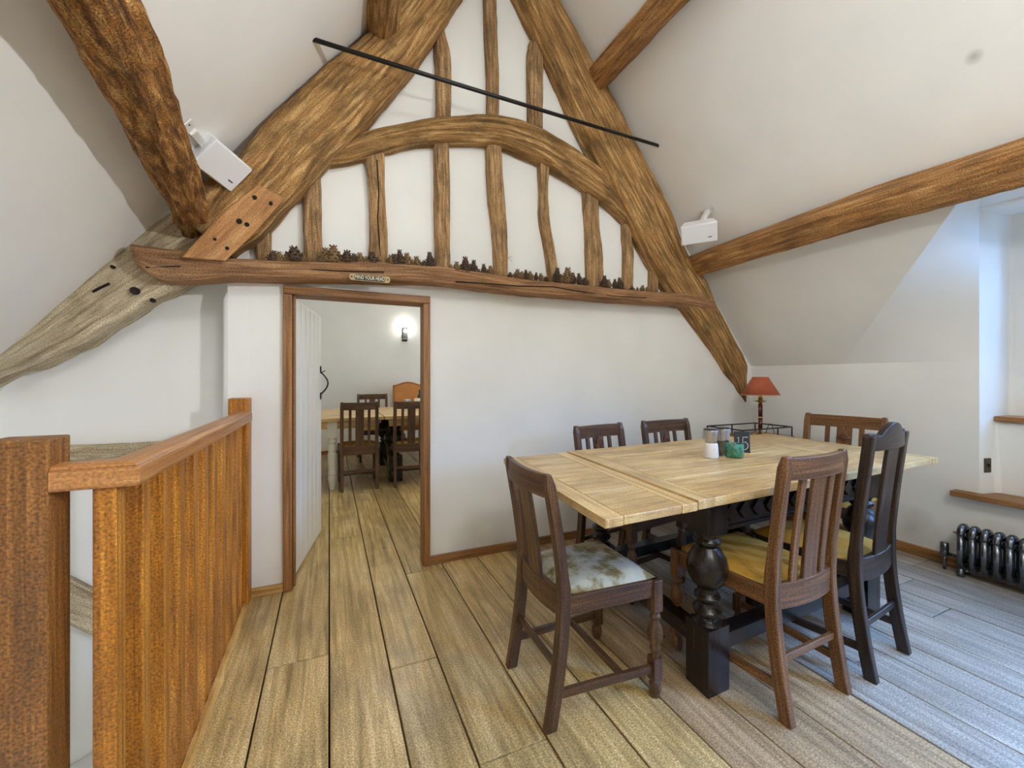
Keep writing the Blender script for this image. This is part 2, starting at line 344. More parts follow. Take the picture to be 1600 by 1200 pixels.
def timber_mb(Ls, Rs, depth, dvec, power=4.0, rough=0.006, nseg=24, step=0.035, seed=0, fibre=1.0, taper_back=1.0):
    """Ls/Rs: matching points on the two edges (on the mid plane); depth runs along dvec."""
    L = catmull([V(p) for p in Ls], step) if len(Ls) > 2 else None
    mids = [(V(a) + V(b)) / 2 for a, b in zip(Ls, Rs)]; halves = [(V(b) - V(a)) / 2 for a, b in zip(Ls, Rs)]
    cum = [0]
    for a, b in zip(mids, mids[1:]): cum.append(cum[-1] + (b - a).length)
    n = max(2, int(cum[-1] / step))
    dense = catmull(mids, 0.01); dl = [0]
    for a, b in zip(dense, dense[1:]): dl.append(dl[-1] + (b - a).length)
    hd = catmull(halves, 1e9)
    rings = []; j = 0
    # halves interpolated against cumulative chord length
    for k in range(n + 1):
        t = k / n * dl[-1]
        while j < len(dl) - 2 and dl[j + 1] < t: j += 1
        f = (t - dl[j]) / max(1e-9, dl[j + 1] - dl[j]); c = dense[j].lerp(dense[j + 1], f)
        tc = k / n * cum[-1]; i = 0
        while i < len(cum) - 2 and cum[i + 1] < tc: i += 1
        g = (tc - cum[i]) / max(1e-9, cum[i + 1] - cum[i]); g = g * g * (3 - 2 * g)
        h = halves[i].lerp(halves[i + 1], g)
        ring = []
        for q in range(nseg):
            a = 2 * math.pi * (q + 0.5) / nseg
            ca, sa = math.cos(a), math.sin(a)
            x = math.copysign(abs(ca) ** (2 / power), ca); y = math.copysign(abs(sa) ** (2 / power), sa)
            o = h * x + dvec * (depth / 2 * y)
            nn = noise.noise(V((x * 1.3 + seed * 7.1, y * 1.3, tc * 2.2))) * 1.6 + noise.noise(V((x * 6 + seed, y * 6, tc * 3.0))) * fibre \
                + noise.noise(V((x * 3 + seed, y * 3 + 9, tc * 14.0))) * 0.7
            ring.append(c + o + o.normalized() * (nn * rough))
        rings.append(ring)
    mb = MB(); mb.loft(rings); return mb

YV = V((0, 1, 0))
def wall_timber(edges, y, depth, **kw):
    """edges: (xl,yl,xr,yr) sight lines of both edges, taken onto the plane Y = y."""
    ys = y if isinstance(y, (list, tuple)) else [y] * len(edges)
    Ls = [onY(e[0], e[1], q) for e, q in zip(edges, ys)]; Rs = [onY(e[2], e[3], q) for e, q in zip(edges, ys)]
    return timber_mb(Ls, Rs, depth, YV, **kw)

# ================================================================== SETTING
YW = 2.66; XR = 3.64; APX, APZ = 1.147, 4.39; SL, SR = 1.247, 1.26
def zl(x): return APZ - SL * (APX - x)
def zr(x): return APZ - SR * (x - APX)
def xr_at(z): return APX + (APZ - z) / SR

# floor: dark base with every board on it
fl = MB(); fl.box((1.75, 0.03, -0.09), (4.30, 5.30, 0.10), 1); fl.box((0.6, 5.1, -0.09), (3.8, 4.2, 0.10), 1); fl.box((0.5, 2.85, -0.09), (1.8, 0.4, 0.10), 1)
floor = struct(fl.build('floor', M['subfloor']))
XS = [-0.40, -0.238, 0.0, 0.229, 0.425, 0.664, 0.902, 1.133, 1.337, 1.556, 1.808, 2.018, 2.204, 2.38, 2.559, 2.75, 2.95, 3.172, 3.40, 3.66]
JO = {0: [-0.9], 1: [1.97, -0.5, 4.3], 2: [3.35, 0.2, 5.6], 3: [1.764, 4.55, -0.7], 4: [1.22, 2.58, 5.2], 5: [0.1, 4.4], 6: [0.35, 5.9], 7: [-0.8, 4.9],
      8: [0.3], 9: [1.9], 10: [-0.2], 11: [1.5], 12: [0.15], 13: [1.75], 14: [0.45], 15: [1.06], 16: [1.30, 0.0], 17: [0.5], 18: [1.4]}
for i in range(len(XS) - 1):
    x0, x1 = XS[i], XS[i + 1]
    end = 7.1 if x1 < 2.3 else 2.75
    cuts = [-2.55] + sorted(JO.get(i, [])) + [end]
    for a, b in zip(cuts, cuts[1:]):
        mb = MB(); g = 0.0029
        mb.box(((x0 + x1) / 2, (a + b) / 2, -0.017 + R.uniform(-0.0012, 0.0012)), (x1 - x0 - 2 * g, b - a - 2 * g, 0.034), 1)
        mb.build('floor_board', M['floor_daylit' if x0 > 1.79 else 'floor_half_daylit' if x0 > 1.1 else 'floor'], floor, bevel=0.003)  # window daylight is painted in by board position
for x0, x1 in ((-1.25, -1.0), (-1.0, -0.76), (-0.76, -0.56), (-0.56, -0.40)):
    mb = MB(); mb.box(((x0 + x1) / 2, 5.0, -0.017), (x1 - x0 - 0.004, 4.3, 0.034), 1); mb.build('floor_board', M['floor'], floor, bevel=0.003)
# rough sawn floor edge beside the balusters
rings = []
for k in range(90):
    y = -2.5 + k * 5.15 / 89
    w = 0.012 + 0.010 * max(0, noise.noise(V((y * 5, 3, 0)))) + 0.012 * max(0, noise.noise(V((y * 14, 8, 0))))
    rings.append([V((-0.40 + w, y, -0.10)), V((-0.40 + w, y, 0.004)), V((-0.40 + w * 0.3, y, 0.012)), V((-0.412, y, 0.010)), V((-0.412, y, -0.10))])
mb = MB(); mb.loft(rings, smooth=False); struct(mb.build('trim_1', M['raw_edge']))

# back wall: plaster pier, door opening, long stretch and gable, to the ceiling line
mb = MB()
def wall_piece(poly, y0, y1):
    mb.prism([V((x, y0, z)) for x, z in poly], [V((x, y1, z)) for x, z in poly])
DX0, DX1, DZ = -0.236, 0.589, 1.712
wall_piece([(-0.50, -0.02), (DX0, -0.02), (DX0, 1.9), (-0.50, 1.9)], YW, 2.80)
wall_piece([(DX0, DZ), (DX1, DZ), (DX1, 1.9), (DX0, 1.9)], YW, 2.80)
wall_piece([(DX1, -0.02), (XR + 0.2, -0.02), (XR + 0.2, zr(XR + 0.2) + 0.05), (xr_at(1.9) + 0.05, 1.9), (DX1, 1.9)], YW, 2.80)
wall_piece([(APX - (APZ - 1.9) / SL - 0.05, 1.9), (xr_at(1.9) + 0.05, 1.9), (APX, APZ + 0.06)], YW, 2.80)
bmesh.ops.remove_doubles(mb.bm, verts=mb.bm.verts, dist=1e-4)
wb = struct(mb.build('wall_back', M['plaster_back']))
# rounded outer corner of the plaster pier
mb = MB()
rings = []
for z in (-0.02, 0.6, 1.2, 1.62, 1.66, 1.675):
    rr = 0.03 if z < 1.63 else 0.03 * (1.675 - z) / 0.045
    wob = 0.004 * noise.noise(V((z * 4, 1, 2)))
    rings.append([V((-0.50 - 0.028 * (rr / 0.03) + wob, 2.80, z)), V((-0.50 - 0.028 * (rr / 0.03) + wob, YW + 0.028, z)), V((-0.50 - 0.02 * (rr / 0.03) + wob, YW + 0.008, z)), V((-0.499, YW - 0.0005, z)), V((-0.40, YW - 0.0005, z)), V((-0.40, 2.80, z))])
mb.loft(rings, smooth=False); struct(mb.build('trim_2', M['plaster'], bevel=0.012))

# stair-side wall set back behind the pier, and the outer shell
mb = MB()
mb.prism([V((x, 2.86, z)) for x, z in ((-1.6, -2.4), (-0.40, -2.4), (-0.40, 2.45), (-1.6, 2.45))], [V((x, 3.0, z)) for x, z in ((-1.6, -2.4), (-0.40, -2.4), (-0.40, 2.45), (-1.6, 2.45))])
struct(mb.build('wall_stairwell', M['plaster']))
mb = MB(); mb.box((-1.53, 0.1, -0.65), (0.12, 5.8, 3.5), 1); struct(mb.build('wall_left', M['plaster']))
mb = MB(); mb.box((0.75, -2.62, 1.1), (6.2, 0.12, 7.0), 2); struct(mb.build('wall_rear', M['plaster']))
mb = MB(); mb.box((-1.3, 0.1, -2.42), (2.2, 5.8, 0.1), 1); struct(mb.build('floor_stairwell', M['subfloor']))
mb = MB(); mb.box((-0.452, 0.1, -1.24), (0.05, 5.6, 2.2), 1); struct(mb.build('wall_under_landing', M['plaster']))

# ceiling slopes; the right one is cut for the dormer
P0 = V((3.60, 1.90, 1.30)); PD = V((-0.506, -0.673, 0.625))
def valley(z): return P0 + PD * ((z - 1.30) / 0.625)
ZD = 2.235
def slope_r(y, z, off=0.0): return V((xr_at(z), y, z))
mb = MB()
def face3(pts):
    vs = [mb.bm.verts.new(p) for p in pts]; mb.face(vs)
yA = valley(ZD).y; YC = 0.36; mir = lambda y: 2 * YC - y
yBk = 2.68
face3([V((xr_at(1.2), yBk, 1.2)), V((xr_at(1.2), 1.9, 1.2)), slope_r(1.9, 1.30), slope_r(yA, ZD), slope_r(yBk, ZD)])
face3([slope_r(yBk, ZD), slope_r(yA, ZD), slope_r(mir(yA), ZD), slope_r(-2.6, ZD), V((APX, -2.6, APZ)), V((APX, yBk, APZ))])
face3([slope_r(mir(yA), ZD), slope_r(mir(1.9), 1.30), V((xr_at(1.2), mir(1.9), 1.2)), V((xr_at(1.2), -2.6, 1.2)), slope_r(-2.6, ZD)])
face3([V((APX, -2.6, APZ)), V((APX, yBk, APZ)), V((-1.5, yBk, zl(-1.5))), V((-1.5, -2.6, zl(-1.5)))])
face3([V((-0.45, 2.66, zl(-0.45))), V((-0.45, 2.9, zl(-0.45))), V((-1.5, 2.9, zl(-1.5))), V((-1.5, 2.66, zl(-1.5)))])
# splayed dormer cheeks blend into the wall, flat dormer head
def cheek(side):
    Z = [1.30 + (ZD - 1.30) * k / 12 for k in range(13)]
    rows = []
    for z in Z:
        v = valley(z); v = V((xr_at(z), v.y, z)); e = V((XR, 1.18, z)); row = []
        for q in range(9):
            t = q / 8; p = v.lerp(e, t)
            t0 = (z - 1.30) / (ZD - 1.30)
            p.x += -0.0 ; p.y += 0.14 * math.sin(math.pi * t) * t0 * (1 - t0)
            if side < 0: p.y = mir(p.y)
            row.append(mb.bm.verts.new(p))
        rows.append(row)
    for a, b in zip(rows, rows[1:]):
        for q in range(8): mb.face([a[q], a[q + 1], b[q + 1], b[q]], smooth=True)
cheek(1); cheek(-1)
mb.bm.verts.ensure_lookup_table(); face3([slope_r(yA + 0.02, ZD), slope_r(mir(yA + 0.02), ZD), V((XR + 0.3, mir(1.3), ZD)), V((XR + 0.3, 1.3, ZD))])
ceil = mb.build('ceiling', M['plaster_slope'], flip=False); struct(ceil)

# right wall: knee wall, window recess over a seat recess
mb = MB()
def grid(a, b, c, d, nu=1, nv=1, wob=0.0):
    rows = []
    for i in range(nv + 1):
        row = []
        for j in range(nu + 1):
            p = V(a).lerp(V(b), j / nu).lerp(V(d).lerp(V(c), j / nu), i / nv)
            if wob: p += V((noise.noise(p * 3) * wob, noise.noise(p * 3 + V((5, 5, 5))) * wob, 0))
            row.append(mb.bm.verts.new(p))
        rows.append(row)
    for r0, r1 in zip(rows, rows[1:]):
        for j in range(nu): mb.face([r0[j], r0[j + 1], r1[j + 1], r1[j]], smooth=bool(wob))
RY = 1.18; RYm = mir(RY); ZS, ZM, ZT_ = 0.455, 0.93, 2.21
XS1, XS2 = 3.77, 3.90
grid((XR, 2.68, -0.02), (XR, 1.9, -0.02), (XR, 1.9, ZS), (XR, 2.68, ZS))
grid((XR, 2.68, ZS), (XR, 1.9, ZS), (3.60, 1.9, 1.30), (3.60, 2.68, 1.30))
grid((XR, 1.9, -0.02), (XR, RY, -0.02), (XR, RY, ZS), (XR, 1.9, ZS))
grid((XR, 1.9, ZS), (XR, RY, ZS), (XR, RY, 1.30), (3.60, 1.9, 1.30), 8, 4)
grid((XR, RY, -0.02), (XR, RYm, -0.02), (XR, RYm, ZS), (XR, RY, ZS))
grid((XR, RYm, -0.02), (XR, -2.6, -0.02), (XR, -2.6, 1.31), (XR, RYm, 1.31))
grid((XR, RY, ZT_), (XR, RYm, ZT_), (XR, RYm, ZD), (XR, RY, ZD))
for sy, f in ((1, lambda y: y), (-1, mir)):
    y0, y1, y2 = f(RY), f(1.147), f(1.13)
    grid((XR, y0, ZS), (XS1, y1, ZS), (XS1, y1, ZM), (XR, y0, ZM))
    grid((XR, y0, ZM), (XS1, y1, ZM), (XS1, y1, ZT_), (XR, y0, ZT_))
    grid((XS1, y1, ZM), (XS2, y2, ZM), (XS2, y2, ZT_), (XS1, y1, ZT_))
WY0, WY1 = 1.05, mir(1.05)
grid((XR, RY, ZT_), (XS2, 1.13, ZT_), (XS2, mir(1.13), ZT_), (XR, RYm, ZT_))
grid((XS1, 1.147, ZS), (XS1, mir(1.147), ZS), (XS1, mir(1.147), ZM), (XS1, 1.147, ZM))
grid((XS1, 1.147, ZM), (XS1, mir(1.147), ZM), (XS2, mir(1.13), ZM), (XS2, 1.13, ZM))
grid((XR, RY, ZS), (XS1, 1.147, ZS), (XS1, mir(1.147), ZS), (XR, RYm, ZS))
grid((XS2, 1.13, ZM), (XS2, WY0, ZM), (XS2, WY0, ZT_), (XS2, 1.13, ZT_))
grid((XS2, WY1, ZM), (XS2, mir(1.13), ZM), (XS2, mir(1.13), ZT_), (XS2, WY1, ZT_))
for y in (WY0, WY1): grid((XS2, y, ZM), (XS2 + 0.1, y, ZM), (XS2 + 0.1, y, ZT_), (XS2, y, ZT_))
bmesh.ops.remove_doubles(mb.bm, verts=mb.bm.verts, dist=1e-4)
wr_ = struct(mb.build('wall_right', M['plaster_right'], flip=False))
bv = wr_.modifiers.new('soft plaster corners', 'BEVEL'); bv.width = 0.022; bv.segments = 4; bv.limit_method = 'ANGLE'; bv.angle_limit = 0.9

# window in the recess: frame, casements, panes and the two oak sills
win = bpy.data.objects.new('window_1', None); COL.objects.link(win); struct(win); win.location = (XS2 + 0.04, YC, ZM)
def wpart(name, c, s, m, parent=win, grain=1, bevel=0.004):
    b = MB(); b.box((c[0] - win.location.x, c[1] - win.location.y, c[2] - win.location.z), s, grain); return b.build(name, m, parent, bevel=bevel)
ww = WY0 - WY1; wz = (ZM + ZT_) / 2; wh = ZT_ - ZM
for y in (WY0 - 0.03, WY1 + 0.03, YC): wpart('frame_upright', (XS2 + 0.04, y, wz), (0.06, 0.055, wh), M['white_paint'], grain=2)
for z in (ZM + 0.03, ZT_ - 0.03): wpart('frame_rail', (XS2 + 0.04, YC, z), (0.06, ww, 0.055), M['white_paint'])
for z in (ZM + wh / 3, ZM + 2 * wh / 3): wpart('glazing_bar', (XS2 + 0.04, YC, z), (0.04, ww - 0.1, 0.022), M['white_paint'])
for i in range(2):
    for j in range(3):
        wpart('pane', (XS2 + 0.04, WY1 + ww * (0.25 + 0.5 * i), ZM + wh * (j + 0.5) / 3), (0.004, ww / 2 - 0.07, wh / 3 - 0.03), M['window_glass'], bevel=0)
b = MB(); b.box((XS1 + 0.05, YC, ZM + 0.014), (0.17, 2 * (1.15 - YC), 0.032), 1); o = b.build('window_sill', M['frame'], win, bevel=0.005); o.location = -win.location; o['label'] = 'narrow brown oak upper sill'
b = MB(); b.prism([V((3.565, 1.287, ZS)), V((3.565, mir(1.287), ZS)), V((XR + 0.002, mir(1.287), ZS)), V((XR + 0.002, mir(1.17), ZS)), V((XS1, mir(1.14), ZS)), V((XS1, 1.14, ZS)), V((XR + 0.002, 1.17, ZS)), V((XR + 0.002, 1.287, ZS))],
                  [V((3.565, 1.287, ZS + 0.034)), V((3.565, mir(1.287), ZS + 0.034)), V((XR + 0.002, mir(1.287), ZS + 0.034)), V((XR + 0.002, mir(1.17), ZS + 0.034)), V((XS1, mir(1.14), ZS + 0.034)), V((XS1, 1.14, ZS + 0.034)), V((XR + 0.002, 1.17, ZS + 0.034)), V((XR + 0.002, 1.287, ZS + 0.034))])
for f in b.bm.faces:
    for l in f.loops: l[b.uv].uv = (l.vert.co.x + l.vert.co.z, l.vert.co.y)
o = b.build('seat_sill', M['frame'], win, bevel=0.004); o.location = -win.location; o['label'] = 'wide oak seat sill above the radiator'

# baseboards
mb = MB(); mb.box(((DX1 + XR) / 2, YW - 0.012, 0.026), (XR - DX1, 0.024, 0.052), 0); struct(mb.build('baseboard_back', M['frame'], bevel=0.003))
mb = MB(); mb.box((XR - 0.014, 0.05, 0.032), (0.028, 5.2, 0.064), 1); struct(mb.build('baseboard_right', M['frame'], bevel=0.003))
mb = MB(); mb.box((-0.312, YW - 0.012, 0.022), (0.156, 0.024, 0.044), 0); struct(mb.build('baseboard_left', M['raw_edge'], bevel=0.003))

# door frame
fr = bpy.data.objects.new('trim_3', None); COL.objects.link(fr); struct(fr); fr.location = (0.176, YW, 0)
def fpart(name, c, s, g):
    b = MB(); b.box((c[0] - 0.176, c[1] - YW, c[2]), s, g); return b.build(name, M['frame'], fr, bevel=0.004)
fpart('jamb', (DX0 + 0.022, 2.715, DZ / 2 - 0.0235), (0.044, 0.17, DZ - 0.047), 2)
fpart('jamb', (DX1 - 0.022, 2.685, DZ / 2 - 0.0235), (0.044, 0.11, DZ - 0.047), 2)
fpart('lintel', ((DX0 + DX1) / 2, 2.715, DZ - 0.022), (DX1 - DX0, 0.17, 0.046), 0)
fpart('door_stop', (DX0 + 0.052, 2.70, DZ / 2 - 0.02), (0.014, 0.05, DZ - 0.05), 2)

# white plank door standing open into the far room
hx, hy = DX0 + 0.052, 2.80
ang = math.atan2(3.55 - hy, -0.05 - hx)
dr = bpy.data.objects.new('door_1', None); COL.objects.link(dr); struct(dr); dr.location = (hx, hy, 0.015); dr.rotation_euler = (0, 0, ang)
LW = 0.735
for k in range(6):
    b = MB(); w = LW / 6; b.box((w * (k + 0.5), 0.014, 0.825), (w - 0.004, 0.028, 1.65), 2); b.build('door_board', M['white_paint'], dr, bevel=0.010)
for z in (0.25, 0.85, 1.45):
    b = MB(); b.box((LW / 2, 0.04, z), (LW - 0.06, 0.024, 0.12), 0); b.build('door_ledge', M['white_paint'], dr, bevel=0.004)
hp = bpy.data.objects.new('door_handle', None); COL.objects.link(hp); hp.parent = dr; hp['label'] = 'black iron bow latch handle'
hz0 = 1.055; hxx = LW - 0.045
b = MB(); b.tube([(hxx, -0.006 - 0.048 * math.sin(math.pi * t / 14), hz0 + 0.165 * t / 14) for t in range(15)], 0.0055, 8); b.build('bow', M['black_iron'], hp)
for z in (hz0 - 0.014, hz0 + 0.186):
    b = MB(); b.lathe([(0.0, -0.004), (0.012, -0.004), (0.014, 0), (0.010, 0.004), (0, 0.005)], seg=12, mat=Matrix.Rotation(math.pi / 2, 3, 'X') @ Matrix.Diagonal((1, 2.2, 1)), c=(hxx, -0.004, z)); b.build('end_plate', M['black_iron'], hp)
b = MB(); b.bar((hxx, -0.004, hz0 + 0.162), (hxx, -0.036, hz0 + 0.178), 0.012, 0.006); b.build('thumb_latch', M['black_iron'], hp)

# ------------------------------------------------------------------ far room shell
YF = 7.05
mb = MB(); mb.box((0.6, YF + 0.06, 1.3), (4.2, 0.12, 3.0), 2); struct(mb.build('wall_far', M['plaster']))
mb = MB(); mb.box((-1.30, 5.1, 1.3), (0.12, 4.2, 3.0), 2); struct(mb.build('wall_far_left', M['plaster']))
mb = MB(); mb.box((3.10, 5.0, 1.3), (0.12, 4.4, 3.0), 2); struct(mb.build('wall_far_right', M['plaster']))
mb = MB(); mb.box((0.9, 4.95, 2.78), (4.6, 4.3, 0.1), 1); struct(mb.build('ceiling_far', M['plaster']))
mb = MB(); mb.box((0.9, YF - 0.012, 0.03), (4.2, 0.024, 0.06), 0); struct(mb.build('baseboard_far', M['frame'], bevel=0.003))

# ================================================================== ROOF TIMBERS
T = lambda o, label, cat='beam', group=None: tag(o, label, cat, group)
mb = wall_timber([(292, 348, 362, 402), (318, 298, 408, 372), (378, 248, 470, 305), (420, 198, 504, 265), (470, 150, 556, 218), (520, 108, 600, 166),
                  (566, 68, 642, 118), (604, 26, 688, 52), (640, -14, 722, -4), (690, -70, 760, -60), (745, -140, 815, -130)], 2.57, 0.20, power=4.5, rough=0.010, seed=1, nseg=32)
lr = T(mb.build('principal_rafter', M['beam']), 'broad rough left roof rafter with orange repair at its foot, behind the speaker')
# repair piece scarfed on to the foot of the rafter
pts = [(404, 288), (445, 310), (400, 362), (352, 408), (283, 402), (322, 360), (352, 328)]
mb = MB(); mb.prism([onY(x, y, 2.455) for x, y in pts], [onY(x, y, 2.50) for x, y in pts])
for f in mb.bm.faces:
    for l in f.loops:
        p = l.vert.co; l[mb.uv].uv = (p.x * 0.8 - p.z * 0.6 + p.y, p.x * 0.6 + p.z * 0.8)
sp = mb.build('splice', M['splice'], lr, bevel=0.006); sp['label'] = 'orange newer oak repair with dark peg holes'
for x, y, r in ((398, 309, 3.0), (423, 318, 2.6), (374, 346, 3.6), (386, 351, 3.0), (355, 388, 2.4), (336, 374, 2.0)):
    p = onY(x, y, 2.455); rr = r * 2.4 / 650
    b = MB(); b.lathe([(0, -0.004), (rr, -0.003), (rr, 0.004)], seg=10, mat=Matrix.Rotation(math.pi / 2, 3, 'X'), c=p); b.build('peg_hole', M['dark_hole'], sp)

mb = wall_timber([(745, -130, 795, -130), (785, -50, 836, -52), (808, 0, 862, -4), (850, 90, 908, 82), (900, 200, 966, 188), (935, 265, 1000, 252), (970, 332, 1040, 330), (1008, 402, 1064, 392),
                  (1040, 455, 1092, 440), (1075, 492, 1117, 492), (1103, 535, 1140, 536), (1128, 582, 1157, 570), (1142, 608, 1156, 598), (1150, 628, 1153, 626)], [2.60] * 9 + [2.605, 2.63, 2.67, 2.71, 2.75], 0.18, power=4.5, rough=0.008, seed=2, nseg=32)
T(mb.build('principal_rafter', M['beam']), 'dark brown right roof rafter running down to a point beside the red lamp')

mb = wall_timber([(0 - 60, 612, 0 - 60, 628), (0, 560, 8, 594), (60, 512, 78, 566), (120, 462, 150, 530), (190, 402, 226, 484), (250, 352, 300, 446), (318, 300, 372, 418)], 2.70, 0.20, power=4.5, rough=0.010, seed=3, nseg=32)
lwr = T(mb.build('lower_rafter', M['grey_beam']), 'pale weathered grey rafter foot tapering down left over the stairs')

for x, y, r in ((212, 455, 5.0), (178, 418, 2.2), (250, 400, 2.4), (240, 470, 3.0)):
    p = onY(x, y, 2.60); rr = r * 2.3 / 650
    b = MB(); b.lathe([(0, -0.006), (rr, -0.004), (rr, 0.02)], seg=10, mat=Matrix.Rotation(math.pi / 2, 3, 'X'), c=p); b.build('peg_hole', M['dark_hole'], lwr)
b = MB(); b.tube([onY(x, y, 2.597) for x, y in ((145, 456), (158, 449), (171, 443))], 0.006, 6); b.build('crack', M['dark_hole'], lwr)
tie = [(213, 388, 226, 424), (252, 393, 255, 440), (300, 398, 300, 443), (370, 409, 372, 439), (480, 412, 480, 441), (600, 415, 600, 443), (700, 421, 698, 448), (800, 437, 798, 459), (900, 447, 898, 467), (1000, 457, 998, 474), (1060, 460, 1058, 479), (1104, 472, 1106, 489)]
mb = wall_timber(tie, 2.58, 0.17, power=5, rough=0.006, seed=4, nseg=28)
tb = T(mb.build('tie_beam', M['tie']), 'long horizontal oak tie beam over the doorway, carrying pine cones')
# the long drying crack along the beam
for pts in ([(712, 440), (760, 443), (810, 447), (862, 448), (910, 456), (960, 463), (1010, 465)], [(228, 418), (258, 417), (282, 416)], [(450, 419), (520, 423), (600, 425)]):
    b = MB(); b.tube([onY(x, y, 2.494 + 0.002 * math.sin(i * 3)) for i, (x, y) in enumerate(pts)], 0.0035, 6); b.build('crack', M['dark_hole'], tb)

mb = wall_timber([(500, 222, 505, 262), (530, 224, 545, 257), (560, 212, 580, 247), (620, 199, 640, 231), (690, 187, 695, 227), (770, 184, 770, 230), (832, 198, 826, 250), (882, 226, 872, 274), (930, 262, 915, 302), (975, 306, 955, 330), (1010, 345, 985, 360)], 2.62, 0.12, power=4, rough=0.006, seed=5, nseg=26)
T(mb.build('collar_beam', M['beam']), 'curved arched oak collar joining the two rafters above the studs')

STUD = [
 ('short oak stud at top left, right of the left rafter', [(678, 46, 692, 48), (679, 90, 702, 90), (681, 130, 704, 130), (681, 192, 703, 192)], 'above'),
 ('tall oak stud rising to the apex above the arched collar', [(752, -120, 770, -120), (755, -20, 774, -20), (756, 30, 775, 30), (758, 80, 776, 80), (760, 120, 778, 120), (760, 192, 778, 192)], 'above'),
 ('short blunt-topped oak stud beside the right rafter above the collar', [(826, 68, 840, 70), (823, 90, 847, 92), (823, 130, 846, 130), (825, 204, 846, 204)], 'above'),
 ('first stud from left under the collar, half hidden by rafter foot', [(399, 352, 424, 352), (400, 412, 424, 412)], 'below'),
 ('second stud from left under the collar, leaning rafter above it', [(474, 270, 500, 270), (474, 340, 502, 340), (476, 415, 503, 415)], 'below'),
 ('wide stud with a long dark split, third from left under the collar', [(570, 240, 599, 240), (576, 300, 601, 300), (578, 370, 605, 370), (574, 420, 604, 420)], 'below'),
 ('straight stud fourth from left under the collar', [(677, 222, 701, 222), (678, 300, 702, 300), (679, 370, 702, 370), (679, 425, 703, 425)], 'below'),
 ('stud with twig stub, fifth from left under the collar', [(759, 226, 781, 226), (762, 300, 786, 300), (770, 370, 790, 370), (772, 438, 792, 438)], 'below'),
 ('thin wavy stud sixth from left under the collar', [(840, 250, 857, 250), (842, 300, 853, 300), (842, 345, 856, 345), (850, 390, 864, 390), (858, 444, 872, 444)], 'below'),
 ('sturdy stud seventh from left under the collar', [(910, 288, 931, 288), (914, 350, 933, 350), (915, 400, 939, 400), (916, 452, 940, 452)], 'below'),
 ('thin crooked stud eighth from left under the collar', [(972, 328, 982, 328), (972, 370, 983, 370), (974, 395, 987, 395), (973, 456, 986, 456)], 'below'),
 ('shortest thinnest stud beside the right rafter foot', [(1016, 400, 1026, 400), (1014, 458, 1024, 458)], 'below'),
]
for i, (lab, e, g) in enumerate(STUD):
    mb = wall_timber(e, 2.64, 0.085, power=3.6, rough=0.004, seed=20 + i, nseg=18, step=0.025)
    o = T(mb.build('stud', M['stud']), lab, 'stud', 'short studs above the arched collar' if g == 'above' else 'studs between tie beam and collar')
    if i == 5:
        b = MB(); b.tube([onY(x, y, 2.598) for x, y in ((589, 250), (592, 300), (590, 340), (594, 400))], 0.0035, 6); b.build('crack', M['dark_hole'], o)
    if i == 7:
        p = onY(791, 406, 2.62)
        for dz in (0.02, 0.008): b = MB(); b.tube([p, p + V((0.018, -0.01, dz)), p + V((0.04, -0.012, dz * 2.4 - 0.03))], 0.0015, 5); b.build('twig', M['stud'], o)

# purlins run back along the room, tight under the slopes
def purlin(name, pts, w, d, nrm, mat, label, **kw):
    nrm = V(nrm).normalized(); Ls = []; Rs = []
    for i, p in enumerate(pts):
        p = V(p[:3]); ww = w[i] if isinstance(w, (list, tuple)) else w
        t = (V(pts[min(i + 1, len(pts) - 1)][:3]) - V(pts[max(i - 1, 0)][:3])).normalized()
        sd = t.cross(nrm).normalized()
        Ls.append(p - sd * ww / 2); Rs.append(p + sd * ww / 2)
    mb = timber_mb(Ls, Rs, d, nrm, **kw)
    return T(mb.build(name, mat), label)
purlin('purlin_log', [(-0.665, 2.66, 1.965), (-0.635, 2.56, 1.99), (-0.583, 2.09, 2.055), (-0.556, 1.78, 2.09), (-0.533, 1.505, 2.115), (-0.524, 1.34, 2.125), (-0.51, 1.0, 2.13), (-0.52, 0.4, 2.13), (-0.52, -0.6, 2.12)],
       [0.11, 0.13, 0.15, 0.155, 0.16, 0.165, 0.17, 0.18, 0.18], 0.155, (1.247, 0, -1), M['log'], 'rough crooked log purlin crossing the upper left of the ceiling', power=2.5, rough=0.011, seed=8, nseg=36, fibre=1.6)
purlin('purlin', [(2.80, 2.70, 2.13), (2.79, 2.0, 2.14), (2.775, 1.3, 2.15), (2.79, 0.7, 2.145), (2.79, -2.5, 2.14)], [0.15, 0.165, 0.175, 0.18, 0.18], 0.17, (-1.26, 0, -1), M['purlin'],
       'golden oak purlin running out along the right slope above the window', power=5, rough=0.006, seed=9, nseg=30)
purlin('purlin', [(1.80, 2.62, 3.385), (1.80, 2.0, 3.385), (1.81, 1.2, 3.39), (1.80, -2.5, 3.39)], 0.16, 0.15, (-1.26, 0, -1), M['purlin'], 'upper right purlin meeting the right rafter near the top edge', power=5, rough=0.006, seed=10, nseg=30)
purlin('purlin', [(0.285, 2.56, 3.22), (0.27, 2.2, 3.20), (0.27, 1.2, 3.21), (0.27, -2.5, 3.21)], 0.15, 0.14, (1.247, 0, -1), M['beam'], 'dark upper left purlin end above the left rafter at the top edge', power=5, rough=0.006, seed=11, nseg=30)

